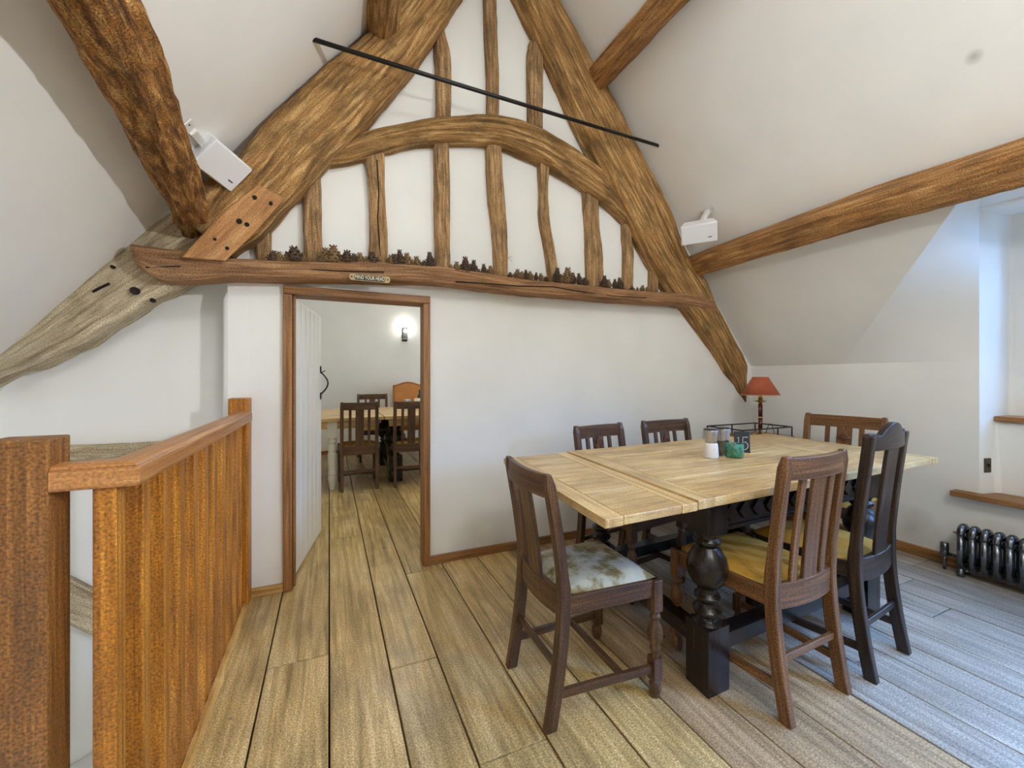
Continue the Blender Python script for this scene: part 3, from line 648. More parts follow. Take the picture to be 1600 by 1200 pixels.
# stairwell timbers seen past the balustrade
mb = MB(); a, b2 = onY(105, 935, 2.84), onY(160, 962, 2.84); d = (b2 - a).normalized(); mb.bar(a - d * 0.5, b2 + d * 0.35, 0.05, 0.17); 
T(mb.build('stair_string', M['grey_beam'], bevel=0.006), 'sloping dark timber low on the stairwell wall, behind the newel gap')
a, b2 = onY(100, 712, 2.83), onY(215, 706, 2.83)
mb = timber_mb([V((-1.46, 2.83, 0.845)), V((-1.2, 2.83, 0.85)), V((-0.55, 2.83, 0.85))], [V((-1.46, 2.83, 0.775)), V((-1.2, 2.83, 0.78)), V((-0.55, 2.83, 0.79))], 0.08, YV, power=4, rough=0.006, seed=31, nseg=16)
T(mb.build('wall_plate', M['grey_beam']), 'old horizontal timber ledge on the stairwell wall behind the handrail', 'beam')
# lower flight boxing
mb = MB(); P_ = [(-1.6, -0.98), (-0.95, -0.66), (-0.6, -0.66), (-0.6, -1.5), (-1.6, -1.5)]
mb.prism([V((x, 2.70, z)) for x, z in P_], [V((x, 2.86, z)) for x, z in P_]); struct(mb.build('trim_4', M['white_paint'], bevel=0.01))

# iron tie rod
mb = MB(); mb.tube([(-0.10, 2.286, 2.875), (0.6, 2.33, 2.893), (1.5, 2.39, 2.925), (2.30, 2.448, 2.958)], 0.0115, 12)
rod = mb.build('tie_rod', M['black_iron']); tag(rod, 'thin black iron tie rod slanting across in front of the gable', 'rod')

# brass sign on the tie beam
c = onY(578, 435, 2.488); L0 = onY(546, 431, 2.488); R0 = onY(610, 437, 2.488)
sg = thing('warning_sign', 'small brass plate reading MIND YOUR HEAD on the tie beam', 'sign', c)
slope = math.atan2(R0.z - L0.z, R0.x - L0.x); wS = (R0 - L0).length
rotm = Matrix.Rotation(-slope, 4, 'Y')
def stadium(w, h, y, n=8, cx=0):
    pts = []
    for k in range(n + 1): a = -math.pi / 2 + math.pi * k / n; pts.append(V((w / 2 - h * 0.35 + h * 0.35 * math.cos(a) + cx, y, h / 2 * math.sin(a))))
    for k in range(n + 1): a = math.pi / 2 + math.pi * k / n; pts.append(V((-w / 2 + h * 0.35 + h * 0.35 * math.cos(a) + cx, y, h / 2 * math.sin(a))))
    return pts
b = MB(); b.prism(stadium(wS, 0.036, -0.004), stadium(wS, 0.036, 0.004)); b.build('border', M['bronze_rim'], sg, mtx=rotm)
b = MB(); b.prism(stadium(wS * 0.76, 0.030, -0.0055), stadium(wS * 0.76, 0.030, 0.003)); b.build('plate', M['sign_black'], sg, mtx=rotm)
for sx in (-1, 1):
    b = MB(); b.lathe([(0, -0.002), (0.005, -0.001), (0.006, 0.002)], seg=10, mat=Matrix.Rotation(math.pi / 2, 3, 'X'), c=(sx * wS * 0.44, -0.005, 0)); b.build('screw', M['bronze_plate'], sg, mtx=rotm)
def text_obj(body, size, mat, parent, loc, rot, name='lettering', ext=0.0008):
    cu = bpy.data.curves.new(name, 'FONT'); cu.body = body; cu.size = size; cu.extrude = ext; cu.align_x = 'CENTER'; cu.align_y = 'CENTER'
    t = bpy.data.objects.new('tmp', cu); COL.objects.link(t)
    dg = bpy.context.evaluated_depsgraph_get(); me = bpy.data.meshes.new_from_object(t.evaluated_get(dg))
    COL.objects.unlink(t); bpy.data.objects.remove(t)
    o = bpy.data.objects.new(name, me); COL.objects.link(o); me.materials.clear(); me.materials.append(mat)
    o.parent = parent; o.location = loc; o.rotation_euler = rot; return o
t = text_obj('MIND YOUR HEAD', 0.0235, M['letter'], sg, (0, -0.0065, 0), (math.pi / 2, -slope, 0)); t['label'] = 'raised pale lettering MIND YOUR HEAD'
t.scale = (wS * 0.72 / max(1e-6, t.dimensions.x), 1.25, 1)

# ================================================================== SPEAKERS
def speaker(label, fc, ax, ay, w, h, depth, mount, blade):
    """fc centre of the face, ax/ay unit axes of the face, box goes back along the normal."""
    ax = V(ax).normalized(); n = ax.cross(V(ay)).normalized()
    if n.dot(EYEP - fc) < 0: n = -n
    ay = n.cross(ax).normalized()
    t = thing('wall_speaker', label, 'speaker', fc, 0, 'white wall speakers'); t.empty_display_size = 0.05
    def P(x, y, z): return ax * x + ay * y + n * z
    def ring(k, z, hk=None): 
        hk = hk or k
        return [P(-w / 2 * k, -h / 2 * hk, z), P(w / 2 * k, -h / 2 * hk, z), P(w / 2 * k, h / 2 * hk, z), P(-w / 2 * k, h / 2 * hk, z)]
    b = MB(); b.loft([ring(0.80, -depth, 0.9), ring(1.0, -0.02), ring(1.0, -0.006)], smooth=False); b.build('cabinet', M['speaker_white'], t, bevel=0.006)
    b = MB(); b.loft([ring(0.96, -0.008, 0.94), ring(0.95, 0.0, 0.93)], smooth=False); b.build('grille', M['speaker_white'], t, bevel=0.002)
    b = MB(); b.loft([[P(w * 0.30 + x * 0.012, -h * 0.22 + y * 0.003, z) for x, y in ((-1, -1), (1, -1), (1, 1), (-1, 1))] for z in (-0.001, 0.0012)], smooth=False); b.build('badge', M['slate'], t)
    m = V(mount) - fc
    b = MB(); b.bar(P(0, 0, -depth + 0.005), m, 0.035, 0.03, up=n + ax * 0.3); b.build('bracket', M['white_paint'], t, bevel=0.003)
    bl = V(blade).normalized(); q = m
    nn = V((1.247, 0, -1)).normalized() if fc.x < 1 else V((-1.26, 0, -1)).normalized()
    b = MB(); b.bar(q - bl * 0.06, q + bl * 0.06, 0.045, 0.006, up=nn); pl = b.build('mounting_plate', M['white_paint'], t)
    for s_ in (-1, 1):
        b = MB(); b.lathe([(0, 0), (0.005, 0), (0.005, 0.002)], seg=8, c=q + bl * (0.045 * s_) + nn * 0.004); b.build('screw', M['dark_hole'], pl)
def at_depth(px, py, d): return EYEP + ray(px, py) * d
f0 = at_depth(351, 262, 1.98)
A_ = (at_depth(395.6, 267, 2.08) - at_depth(338.7, 218, 1.88)); B_ = (at_depth(303.7, 259, 1.89) - at_depth(338.7, 218, 1.88))
speaker('white wall speaker tilted on the left slope between log purlin and rafter', f0, A_, B_, A_.length, B_.length, 0.13, (-0.545, 2.20, 2.265), (0, 1, 0.0))
f1 = at_depth(1092, 366, 3.02)
A_ = (at_depth(1116.5, 346, 2.96) - at_depth(1059, 355.8, 3.06)); B_ = (at_depth(1068, 382.8, 3.12) - at_depth(1059, 355.8, 3.06))
speaker('white wall speaker on the right slope just above the golden purlin', f1, A_, B_, A_.length, B_.length, 0.12, (2.66, 2.32, 2.475), (0, 1, 0))

# ================================================================== PINE CONES on the tie beam
def cone_mesh(name, rings, h, r, mat, rnd):
    mb = MB(); mb.lathe([(0.0, 0.0), (r * 0.5, h * 0.04), (r * 0.72, h * 0.3), (r * 0.55, h * 0.65), (r * 0.2, h * 0.93), (0.0, h)], seg=8)
    for k in range(rings):
        t = (k + 0.5) / rings; z = h * t * 0.96
        rr = r * (0.55 + 0.45 * math.sin(math.pi * min(1, t * 1.25 + 0.12))) * (1 - 0.55 * max(0, t - 0.45))
        m_ = 9 - int(4 * t)
        for q in range(m_):
            a = 2 * math.pi * (q + 0.5 * (k % 2)) / m_ + rnd.uniform(-0.1, 0.1)
            d = V((math.cos(a), math.sin(a), 0)); s_ = V((-d.y, d.x, 0)); w = rr * 2.4 / m_
            base = d * (rr * 0.35) + V((0, 0, z)); tip = d * rr + V((0, 0, z + h * 0.07 + 0.25 * rr * t))
            th = V((0, 0, h * 0.035))
            mb.loft([[base - s_ * w * 0.4 - th, base + s_ * w * 0.4 - th, base + s_ * w * 0.4 + th, base - s_ * w * 0.4 + th],
                     [tip - s_ * w * 0.5 - th, tip + s_ * w * 0.5 - th, tip + s_ * w * 0.35 + th, tip - s_ * w * 0.35 + th]], smooth=False)
    o = mb.build(name, mat); return o
rc = random.Random(3)
protos = [cone_mesh('pine_cone', 6, 1.0, 0.42, M['cone'], rc), cone_mesh('pine_cone', 7, 1.0, 0.33, M['cone_dark'], rc), cone_mesh('pine_cone', 5, 1.0, 0.58, M['cone_dark'], rc), cone_mesh('pine_cone', 6, 1.0, 0.50, M['cone'], rc)]
BAYS = [('between the first and second studs', [(427, 412, 13, 2), (437, 412, 12, 3), (450, 412, 12, 3), (461, 412, 18, 2), (473, 412, 11, 0)]),
        ('between the second and split studs', [(503, 413, 12, 3), (511, 413, 17, 0), (521, 414, 20, 3), (530, 414, 13, 0), (542, 414, 15, 2), (553, 415, 12, 2), (563, 415, 13, 3), (572, 416, 10, 0), (583, 416, 14, 2)]),
        ('between the split and fourth studs', [(609, 417, 12, 3), (617, 417, 13, 2), (626, 418, 18, 1), (637, 419, 16, 0), (652, 421, 13, 3), (663, 421, 9, 2), (673, 421, 18, 1)]),
        ('between the fourth and twig studs', [(704, 428, 9, 3), (713, 429, 13, 0), (721, 430, 10, 2), (728, 431, 20, 1), (739, 432, 17, 1), (748, 432, 7, 2), (757, 434, 14, 1), (767, 434, 12, 0)]),
        ('between the twig and wavy studs', [(797, 437, 7, 2), (808, 438, 11, 3), (815, 438, 9, 0), (822, 438, 11, 1), (829, 439, 10, 0), (837, 440, 9, 1), (846, 441, 9, 0), (853, 442, 6, 2)]),
        ('between the wavy and sturdy studs', [(869, 443, 16, 1), (877, 444, 9, 0), (886, 445, 18, 0), (896, 446, 13, 1), (906, 447, 13, 1), (914, 448, 9, 2)]),
        ('between the sturdy and crooked studs', [(944, 452, 14, 1), (950, 452, 10, 0), (961, 453, 11, 1), (969, 455, 14, 1)]),
        ('right of the crooked stud', [(988, 457, 6, 2), (996, 457, 5, 0), (1003, 457, 7, 3), (1011, 458, 6, 0)])]
ORD = ['first', 'second', 'third', 'fourth', 'fifth', 'sixth', 'seventh', 'eighth', 'ninth']
used = set()
for bay, lst in BAYS:
    for i, (px, py, hp_, k) in enumerate(lst):
        pr = protos[k]
        o = pr if k not in used else pr.copy()
        if k in used: COL.objects.link(o)
        used.add(k)
        yy = 2.525 + rc.uniform(-0.010, 0.010); p = onY(px, py - 1, yy); dep = p.x * ST + p.y * CT
        s = hp_ * dep / F * 1.4; w_ = max(s, 0.038) if k in (2, 3) else max(s * 1.0, 0.034)
        o.location = p + V((0, 0, 0.002)); o.scale = (w_, w_, s); o.rotation_euler = (rc.uniform(-0.12, 0.12), rc.uniform(-0.12, 0.12), rc.uniform(0, 6))
        tag(o, f'{ORD[i]} pine cone from left {bay} on the tie beam', 'pine cone', 'pine cones along the tie beam')

# ================================================================== BALUSTRADE
bal = thing('stair_balustrade', 'orange-brown oak balustrade with newels and handrail around the stairs', 'balustrade', (-0.435, 1.2, 0))
def bpart(name, c, s, g, m, bevel=0.004, label=None):
    b = MB(); b.box((c[0] + 0.435, c[1] - 1.2, c[2]), s, g); o = b.build(name, m, bal, bevel=bevel)
    if label: o['label'] = label
    return o
bpart('newel_post', (-0.567, 1.180, 0.34), (0.100, 0.082, 1.47), 2, M['newel'], 0.004, 'big square near newel post')
bpart('newel_post', (-0.435, 2.612, 0.42), (0.092, 0.092, 1.335), 2, M['baluster'], 0.004, 'newel post against the wall')
# handrail: short return and the long run, rounded top edges
prof = [(-0.034, 0.0), (0.034, 0.0), (0.036, 0.006), (0.036, 0.040), (0.030, 0.050), (0.018, 0.053), (-0.018, 0.053), (-0.030, 0.050), (-0.036, 0.040), (-0.036, 0.006)]
zr0 = 0.967
ring0 = [V((-0.517, 1.173 + 0.0 - u, zr0 + w)) for u, w in prof]
mit = [V((-0.409 + u, 1.173 - u, zr0 + w)) for u, w in prof]
ring1 = [V((-0.409 + u, 2.568, zr0 + w)) for u, w in prof]
b = MB(); b.loft([[p - V((-0.435, 1.2, 0)) for p in r] for r in (ring0, mit, ring1)], smooth=False); b.build('handrail', M['rail'], bal, bevel=0.002)
for k in range(11):
    bpart('baluster', (-0.4345, 1.172 + 0.1385 * k, 0.36), (0.041, 0.042, 1.22), 2, M['baluster'], 0.003)
bpart('bottom_rail', (-0.4345, 1.86, -0.30), (0.06, 1.6, 0.10), 1, M['baluster'])

# ================================================================== DINING TABLE (draw-leaf)
ZT = 0.765
TO = onZ(945, 812, ZT)
e1 = V((2.242, 0.082, 0)).normalized(); e2 = V((0.085, 1.0, 0)).normalized()
TL_, TW_ = 2.245, 1.02
tm = Matrix(((e1.x, e2.x, 0, 0), (e1.y, e2.y, 0, 0), (0, 0, 1, 0), (0, 0, 0, 1)))
tbl = thing('dining_table', 'large oak draw-leaf dining table with pale top and black bulbous legs', 'table', (TO.x, TO.y, 0))
def tpart(name, c, s, g, m, parent=tbl, bevel=0.003, label=None):
    b = MB(); b.box(c, s, g); o = b.build(name, m, parent, mtx=tm, bevel=bevel)
    if label: o['label'] = label
    return o
u1, u2 = 0.405, TL_ - 0.43
def slab(x0, x1, z, th, name, cl, lab):
    root = bpy.data.objects.new(name, None); COL.objects.link(root); root.parent = tbl; root['label'] = lab
    zc = z - th / 2
    for xx in (x0 + cl / 2, x1 - cl / 2): tpart('end_board', (xx, TW_ / 2, zc), (cl - 0.0025, TW_, th), 1, M['tabletop'], root, 0.003)
    ys = [0, 0.27, 0.50, 0.77, TW_]
    for a, b_ in zip(ys, ys[1:]): tpart('top_board', ((x0 + x1) / 2, (a + b_) / 2, zc + R.uniform(-0.0006, 0.0006)), (x1 - x0 - 2 * cl - 0.001, b_ - a - 0.0030, th), 0, M['tabletop'], root, 0.0035)
slab(0, u1 - 0.002, ZT, 0.030, 'leaf', 0.075, 'left draw leaf of pale oak boards')
slab(u1, u2, ZT + 0.006, 0.034, 'tabletop', 0.085, 'main pale oak top')
slab(u2 + 0.002, TL_, ZT, 0.030, 'leaf', 0.075, 'right draw leaf of pale oak boards')
lx0, lx1, ly0, ly1 = 0.575, 1.70, 0.115, TW_ - 0.115
# frieze with a carved lozenge band, low stretchers
for y in (ly0 - 0.01, ly1 + 0.01): tpart('frieze', ((lx0 + lx1) / 2, y, 0.665), (lx1 - lx0, 0.028, 0.13), 0, M['table_base'])
for x in (lx0 - 0.01, lx1 + 0.01): tpart('frieze', (x, (ly0 + ly1) / 2, 0.665), (0.028, ly1 - ly0, 0.13), 1, M['table_base'])
for k in range(12):
    b = MB(); x = lx0 + 0.1 + k * (lx1 - lx0 - 0.2) / 11
    b.lathe([(0.0, -0.010), (0.030, -0.006), (0.036, 0.0), (0.036, 0.008)], seg=4, smooth=False, mat=Matrix.Rotation(math.pi / 2, 3, 'X'), c=(x, ly0 - 0.026, 0.665)); b.build('carving', M['table_base'], tbl, mtx=tm)
for z in (0.724, 0.606): tpart('moulding', ((lx0 + lx1) / 2, ly0 - 0.026, z), (lx1 - lx0, 0.012, 0.014), 0, M['table_base'], bevel=0.002)
for x in (0.42, TL_ - 0.44): 
    pass
for y in (0.36, TW_ - 0.36): tpart('leaf_bearer', (TL_ / 2, y, 0.722), (TL_ - 0.36, 0.03, 0.024), 0, M['table_base'])
for x in (lx0, lx1):
    for y in (ly0, ly1):
        b = MB(); b.box((x, y, 0.125), (0.118, 0.118, 0.25), 2)
        b.lathe([(0.059, 0.25), (0.040, 0.262), (0.036, 0.275), (0.054, 0.285), (0.058, 0.30), (0.044, 0.312), (0.038, 0.33), (0.050, 0.342), (0.052, 0.352), (0.036, 0.365),
                 (0.040, 0.385), (0.062, 0.405), (0.078, 0.435), (0.082, 0.465), (0.074, 0.50), (0.056, 0.528), (0.040, 0.545), (0.052, 0.555), (0.055, 0.568), (0.042, 0.58), (0.050, 0.60)], c=(x, y, 0), seg=28)
        b.box((x, y, 0.665), (0.11, 0.11, 0.135), 2)
        b.build('leg', M['table_base'], tbl, mtx=tm, bevel=0.003)
for y in (ly0, ly1): tpart('stretcher', ((lx0 + lx1) / 2, y, 0.168), (lx1 - lx0, 0.07, 0.06), 0, M['table_base'], label=None)
for x in (lx0, lx1): tpart('stretcher', (x, (ly0 + ly1) / 2, 0.168), (0.07, ly1 - ly0, 0.06), 1, M['table_base'])

# ================================================================== CHAIRS
def chair(name, label, group, loc, rz, H=0.88, W=0.35, WF=0.42, D=0.42, style='slats', oak='chair_oak', seat='seat_yellow', legs='turned', carve=None, lean=0.07, crest_h=0.085):
    t = thing(name, label, 'chair', loc, rz, group)
    m = M[oak]; yb, yf = -D / 2, D / 2; wr, wf = W / 2 - 0.017, WF / 2 - 0.02
    SZ = 0.445
    arch = style == 'arch'
    ht = H - (0.05 if arch else 0.0)
    def back(z):
        if z < SZ: q = (SZ - z) / SZ; return yb - 0.055 * q ** 1.6
        q = (z - SZ) / (ht - SZ); return yb - lean * q ** 1.3
    def bow(x): return -0.022 * (1 - (x / wr) ** 2)
    for s_ in (-1, 1):
        rings = []
        for k in range(23):
            z = ht * k / 22; y = back(z); a = 0.0175 if z > 0.1 else 0.0165; bb = 0.022 if z < SZ + 0.06 else 0.0185
            if not arch and k == 22: a *= 0.8; bb *= 0.55
            rings.append([V((s_ * wr + sx * a, y + sy * bb, z)) for sx, sy in ((-1, -1), (1, -1), (1, 1), (-1, 1))])
        b = MB(); b.loft(rings, smooth=False); b.build('leg', m, t, bevel=0.005)
    # crest
    def cross(x, y0, z0, z1, th): return [V((x, y0 - th, z0)), V((x, y0 + th, z0)), V((x, y0 + th, z1)), V((x, y0 - th, z1))]
    rings = []
    for k in range(17):
        x = -wr + 2 * wr * k / 16
        if arch:
            q = abs(x) / wr; z1 = ht + 0.05 * max(0.0, math.cos(min(1, q * 1.55) * math.pi / 2)) ** 0.8 + (0.010 if q > 0.75 else 0); z0 = ht - 0.06
            if k in (0, 16): x *= 1.1
        else:
            z1 = ht - 0.006; z0 = ht - crest_h
        y0 = back(ht - 0.04) + bow(x); 
        rings.append(cross(x, y0, z0, z1, 0.012))
    b = MB(); b.loft(rings, smooth=False); b.build('crest_rail', m, t, bevel=0.004)
    zb = SZ - 0.005
    rings = [cross(-wr + 2 * wr * k / 8, yb + bow(-wr + 2 * wr * k / 8) * 1.0, SZ - 0.075, SZ + 0.018, 0.012) for k in range(9)]
    b = MB(); b.loft(rings, smooth=False); b.build('back_rail', m, t, bevel=0.004)
    zt = ht - (0.055 if arch else crest_h - 0.01)
    def slat(x, w, nm, x1=None):
        rings = []
        for k in range(9):
            z = zb + (zt - zb) * k / 8; xx = x; y0 = back(z) + bow(xx); ww = w
            rings.append([V((xx - ww / 2, y0 - 0.007, z)), V((xx + ww / 2, y0 - 0.007, z)), V((xx + ww / 2, y0 + 0.007, z)), V((xx - ww / 2, y0 + 0.007, z))])
        b = MB(); b.loft(rings, smooth=False); return b.build(nm, m, t, bevel=0.003)
    if style == 'splat': sp_ = slat(0, 0.095, 'splat')
    elif style == 'arch': sp_ = slat(0, 0.115, 'splat')
    elif style == 'three':
        sp_ = slat(0, 0.082, 'splat')
        for s_ in (-1, 1): slat(s_ * 0.088, 0.034, 'slat')
    else:
        sp_ = slat(0, 0.085, 'splat')
        for s_ in (-1, 1): slat(s_ * 0.095, 0.028, 'slat')
    if carve:
        zc = ht - crest_h - 0.052; yc = back(zc) + bow(0) + 0.006
        mt = Matrix.Rotation(-math.pi / 2, 3, 'X')
        b = MB()
        if carve == 'diamond':
            b.lathe([(0.046, 0), (0.046, 0.004), (0.034, 0.010), (0.030, 0.005), (0.012, 0.012), (0, 0.013)], seg=4, smooth=False, mat=mt, c=(0, yc, zc - 0.02))
        elif carve == 'rosette':
            b.lathe([(0.026, 0), (0.026, 0.006), (0.020, 0.010), (0.014, 0.006), (0.009, 0.013), (0, 0.016)], seg=18, mat=mt, c=(0, yc, zc))
        else:
            b.lathe([(0.040, 0), (0.038, 0.006), (0.028, 0.010), (0.018, 0.007), (0, 0.013)], seg=10, smooth=False, mat=mt @ Matrix.Diagonal((0.9, 1.4, 1)), c=(0, yc, zc + 0.005))
        b.build('carving', M['chair_carving'], sp_)
    # seat rails and drop-in seat
    for s_ in (-1, 1):
        b = MB(); b.bar((s_ * wr, yb, SZ - 0.033), (s_ * wf, yf - 0.01, SZ - 0.033), 0.024, 0.066); b.build('seat_rail', m, t, bevel=0.004)
    b = MB(); b.bar((-wf, yf - 0.015, SZ - 0.033), (wf, yf - 0.015, SZ - 0.033), 0.024, 0.066); b.build('seat_rail', m, t, bevel=0.004)
    b = MB(); rows = []; nu = 12
    for j in range(nu + 1):
        v = -1 + 2 * j / nu; row = []
        for i in range(nu + 1):
            u = -1 + 2 * i / nu; hw = wr + (wf - wr) * (v + 1) / 2 + 0.004
            y = yb + 0.016 + (yf - 0.006 - yb - 0.016) * (v + 1) / 2
            dome = (1 - abs(u) ** 5) * (1 - abs(v) ** 5)
            row.append(b.bm.verts.new((u * hw, y, SZ - 0.004 + 0.034 * dome ** 0.6)))
        rows.append(row)
    for r0, r1 in zip(rows, rows[1:]):
        for i in range(nu): b.face([r0[i], r0[i + 1], r1[i + 1], r1[i]], smooth=True)
    b.box((0, 0.004, SZ - 0.012), (2 * wr, D - 0.05, 0.018)); b.build('seat', M[seat], t)
    for s_ in (-1, 1):
        b = MB(); x = s_ * wf; y = yf - 0.02
        if legs == 'turned':
            b.box((x, y, SZ - 0.06), (0.042, 0.042, 0.12), 2)
            b.lathe([(0.018, 0.325), (0.014, 0.318), (0.021, 0.308), (0.021, 0.30), (0.015, 0.293), (0.017, 0.28), (0.026, 0.262), (0.029, 0.24), (0.026, 0.215), (0.016, 0.20), (0.021, 0.19), (0.021, 0.182), (0.014, 0.172), (0.016, 0.15)], c=(x, y, 0), seg=16)
            b.box((x, y, 0.11), (0.042, 0.042, 0.085), 2)
            b.lathe([(0.012, 0.068), (0.021, 0.055), (0.024, 0.035), (0.020, 0.012), (0.012, 0.0)], c=(x, y, 0), seg=14)
        else:
            b.loft([[V((x + sx * a, y + sy * a, z)) for sx, sy in ((-1, -1), (1, -1), (1, 1), (-1, 1))] for a, z in ((0.015, 0), (0.019, 0.3), (0.020, SZ))], smooth=False)
        b.build('leg', m, t, bevel=0.003)
        b = MB(); b.bar((s_ * wr, back(0.115), 0.115), (s_ * wf, yf - 0.02, 0.11), 0.018, 0.030); b.build('stretcher', m, t, bevel=0.003)
    b = MB(); q = 0.62; xx = wr + (wf - wr) * q; b.bar((-xx, yb + D * q - 0.01, 0.112), (xx, yb + D * q - 0.01, 0.112), 0.018, 0.026); b.build('stretcher', m, t, bevel=0.003)
    b = MB(); b.bar((-wr, back(0.2), 0.20), (wr, back(0.2), 0.20), 0.016, 0.026); b.build('stretcher', m, t, bevel=0.003)
    return t
G6 = 'chairs around the dining table'
def at(px, py): return onZ(px, py, 0)
# each is set by the middle of its rear feet and its facing; local origin is D/2 + 0.055 in front of them
def seat_chair(cx, cy, facing, D=0.42, **kw):
    k = D / 2 + 0.055; rz = facing - math.pi / 2
    return chair('dining_chair', kw.pop('label'), kw.pop('group', G6), (cx + k * math.cos(facing), cy + k * math.sin(facing), 0), rz, D=D, **kw)
seat_chair(0.688, 1.412, math.radians(-1), label='dark oak chair with stained grey-green seat at the left end of the table', H=0.872, W=0.375, WF=0.42, D=0.40, style='splat', seat='seat_stained', lean=0.065)
seat_chair(1.625, 0.938, math.radians(92), label='oak chair with three back slats and mustard seat at the front of table', H=0.925, W=0.385, WF=0.45, style='three', oak='chair_warm', lean=0.05)
seat_chair(2.128, 0.952, math.radians(97), label='near-black chair with arched crest at the front right of the table', H=1.015, W=0.375, WF=0.43, style='arch', oak='chair_black', lean=0.05)
seat_chair(1.60, 2.24, math.radians(-81), label='oak chair behind the table with leaf carving, left of pair by wall', H=0.895, W=0.42, WF=0.46, oak='chair_oak', carve='leaf', lean=0.06)
seat_chair(2.22, 2.30, math.radians(-86), label='oak chair behind the table with small round rosette in its back', H=0.895, W=0.46, WF=0.48, oak='chair_oak', carve='rosette', lean=0.06, crest_h=0.09)
seat_chair(3.16, 1.66, math.radians(188), label='lighter oak chair at the right end of table with diamond carving', H=0.945, W=0.46, WF=0.47, oak='chair_warm', carve='diamond', lean=0.06)

# ================================================================== ON THE TABLE
ZP = ZT + 0.006
def mill(label, px, py, body, r):
    p = onZ(px, py, ZP)
    t = thing('pepper_mill' if 'pepper' in label else 'salt_mill', label, 'grinder', p)
    b = MB(); b.lathe([(0, 0), (r, 0.0), (r * 1.05, 0.006), (r * 1.02, 0.03), (r * 0.92, 0.07), (r * 0.80, 0.083), (0, 0.083)], seg=24); b.build('jar', M[body], t)
    b = MB(); b.lathe([(0, 0.080), (r * 0.84, 0.080), (r * 0.84, 0.09), (r * 0.86, 0.10), (r * 1.02, 0.143), (r * 1.0, 0.148), (0, 0.149)], seg=24); b.build('grinder_head', M['steel'], t)
    b = MB(); b.lathe([(0, 0.147), (r * 1.03, 0.147), (r * 1.03, 0.151), (r * 0.9, 0.154), (0, 0.154)], seg=24); b.build('cap', M['steel_cap'], t)
    b = MB(); b.lathe([(0, -0.0003), (r * 1.04, -0.0003), (r * 1.04, 0.004), (r, 0.005)], seg=24); b.build('base_ring', M['steel'], t)
mill('white salt mill with steel grinder head on the table', 1111, 715, 'salt', 0.036)
mill('pepper mill full of dark peppercorns behind the salt mill', 1130, 712, 'pepper', 0.035)
p = onZ(1147, 714, ZP)
b = MB(); b.lathe([(0, 0), (0.040, 0), (0.046, 0.006), (0.047, 0.03), (0.046, 0.072), (0.045, 0.074), (0.042, 0.072), (0.042, 0.02), (0, 0.016)], seg=28)
th = thing('tealight_holder', 'squat green crackle glass tealight holder beside the mills', 'candle holder', p); b.build('glass_cup', M['green_glass'], th)
b = MB(); b.lathe([(0, 0.016), (0.019, 0.016), (0.019, 0.032), (0, 0.031)], seg=16); b.build('tealight', M['cream_wax'], th)
p = onZ(1160, 711, ZP)
tn = thing('table_number', 'small black slate table number 15 on a wooden foot', 'table number', p, math.radians(-38))
b = MB(); b.box((0, 0.0, 0.068), (0.078, 0.008, 0.122), 2); b.build('slate', M['slate'], tn, bevel=0.002, mtx=Matrix.Rotation(math.radians(-6), 4, 'X'))
b = MB(); b.box((0, 0.0, 0.006), (0.07, 0.035, 0.014), 0); b.build('foot', M['tabletop'], tn, bevel=0.002)
b = MB()
def stroke(pts): b.tube([Matrix.Rotation(math.radians(-6), 3, 'X') @ V((x, -0.0046, z + 0.068)) for x, z in pts], 0.0016, 6)
stroke([(-0.026, 0.022), (-0.018, 0.030), (-0.018, -0.036)])
stroke([(0.028, 0.030), (0.004, 0.030), (0.002, -0.002), (0.016, 0.004), (0.027, -0.008), (0.027, -0.026), (0.016, -0.038), (0.0, -0.036)])
o = b.build('numeral', M['chalk'], tn); o['label'] = 'chalked number 15'

# side table with wire gallery and lamp, in the corner behind the table
sx, sy, sz = 3.26, 2.42, 0.705
st = thing('side_table', 'small dark wood side table with black wire gallery behind the dining table', 'side table', (sx, sy, 0))
b = MB(); b.box((0, 0, sz - 0.012), (0.62, 0.36, 0.024), 0); b.build('top', M['chair_warm'], st, bevel=0.003)
for x in (-0.27, 0.27):
    for y in (-0.14, 0.14): b = MB(); b.box((x, y, (sz - 0.024) / 2), (0.035, 0.035, sz - 0.024), 2); b.build('leg', M['chair_oak'], st, bevel=0.003)
for y in (-0.14, 0.14): b = MB(); b.box((0, y, sz - 0.05), (0.5, 0.02, 0.05), 0); b.build('apron', M['chair_oak'], st)
gal = bpy.data.objects.new('wire_gallery', None); COL.objects.link(gal); gal.parent = st; gal['label'] = 'black wire gallery rail with raised handles'
def wire(pts, nm, r=0.0055): b = MB(); b.tube(pts, r, 8); b.build(nm, M['black_iron'], gal)
gx, gy, gz = 0.30, 0.165, 0.075
loop = [(-gx, -gy), (gx, -gy), (gx, gy), (-gx, gy), (-gx, -gy)]
pl_ = []
for (x0, y0), (x1, y1) in zip(loop, loop[1:]): pl_ += [V((x0 + (x1 - x0) * k / 6, y0 + (y1 - y0) * k / 6, sz + gz)) for k in range(6)]
wire(pl_ + [pl_[0]], 'gallery_rail')
for x, y in ((-gx, -gy), (-0.1, -gy), (0.12, -gy), (gx, -gy), (gx, gy), (-gx, gy), (0, gy)): wire([(x, y, sz - 0.002), (x, y, sz + gz)], 'gallery_post')
for s_ in (-1, 1):
    wire([(s_ * gx, -gy, sz + gz)] + [(s_ * gx, -gy + 2 * gy * k / 10, sz + gz + 0.03 * min(1, 3 * math.sin(math.pi * k / 10))) for k in range(11)], 'handle')
pl0 = V((3.315, 2.36, sz))
tl = thing('table_lamp', 'small lamp with rust-red shade and maroon and brass stem in the corner', 'lamp', pl0)
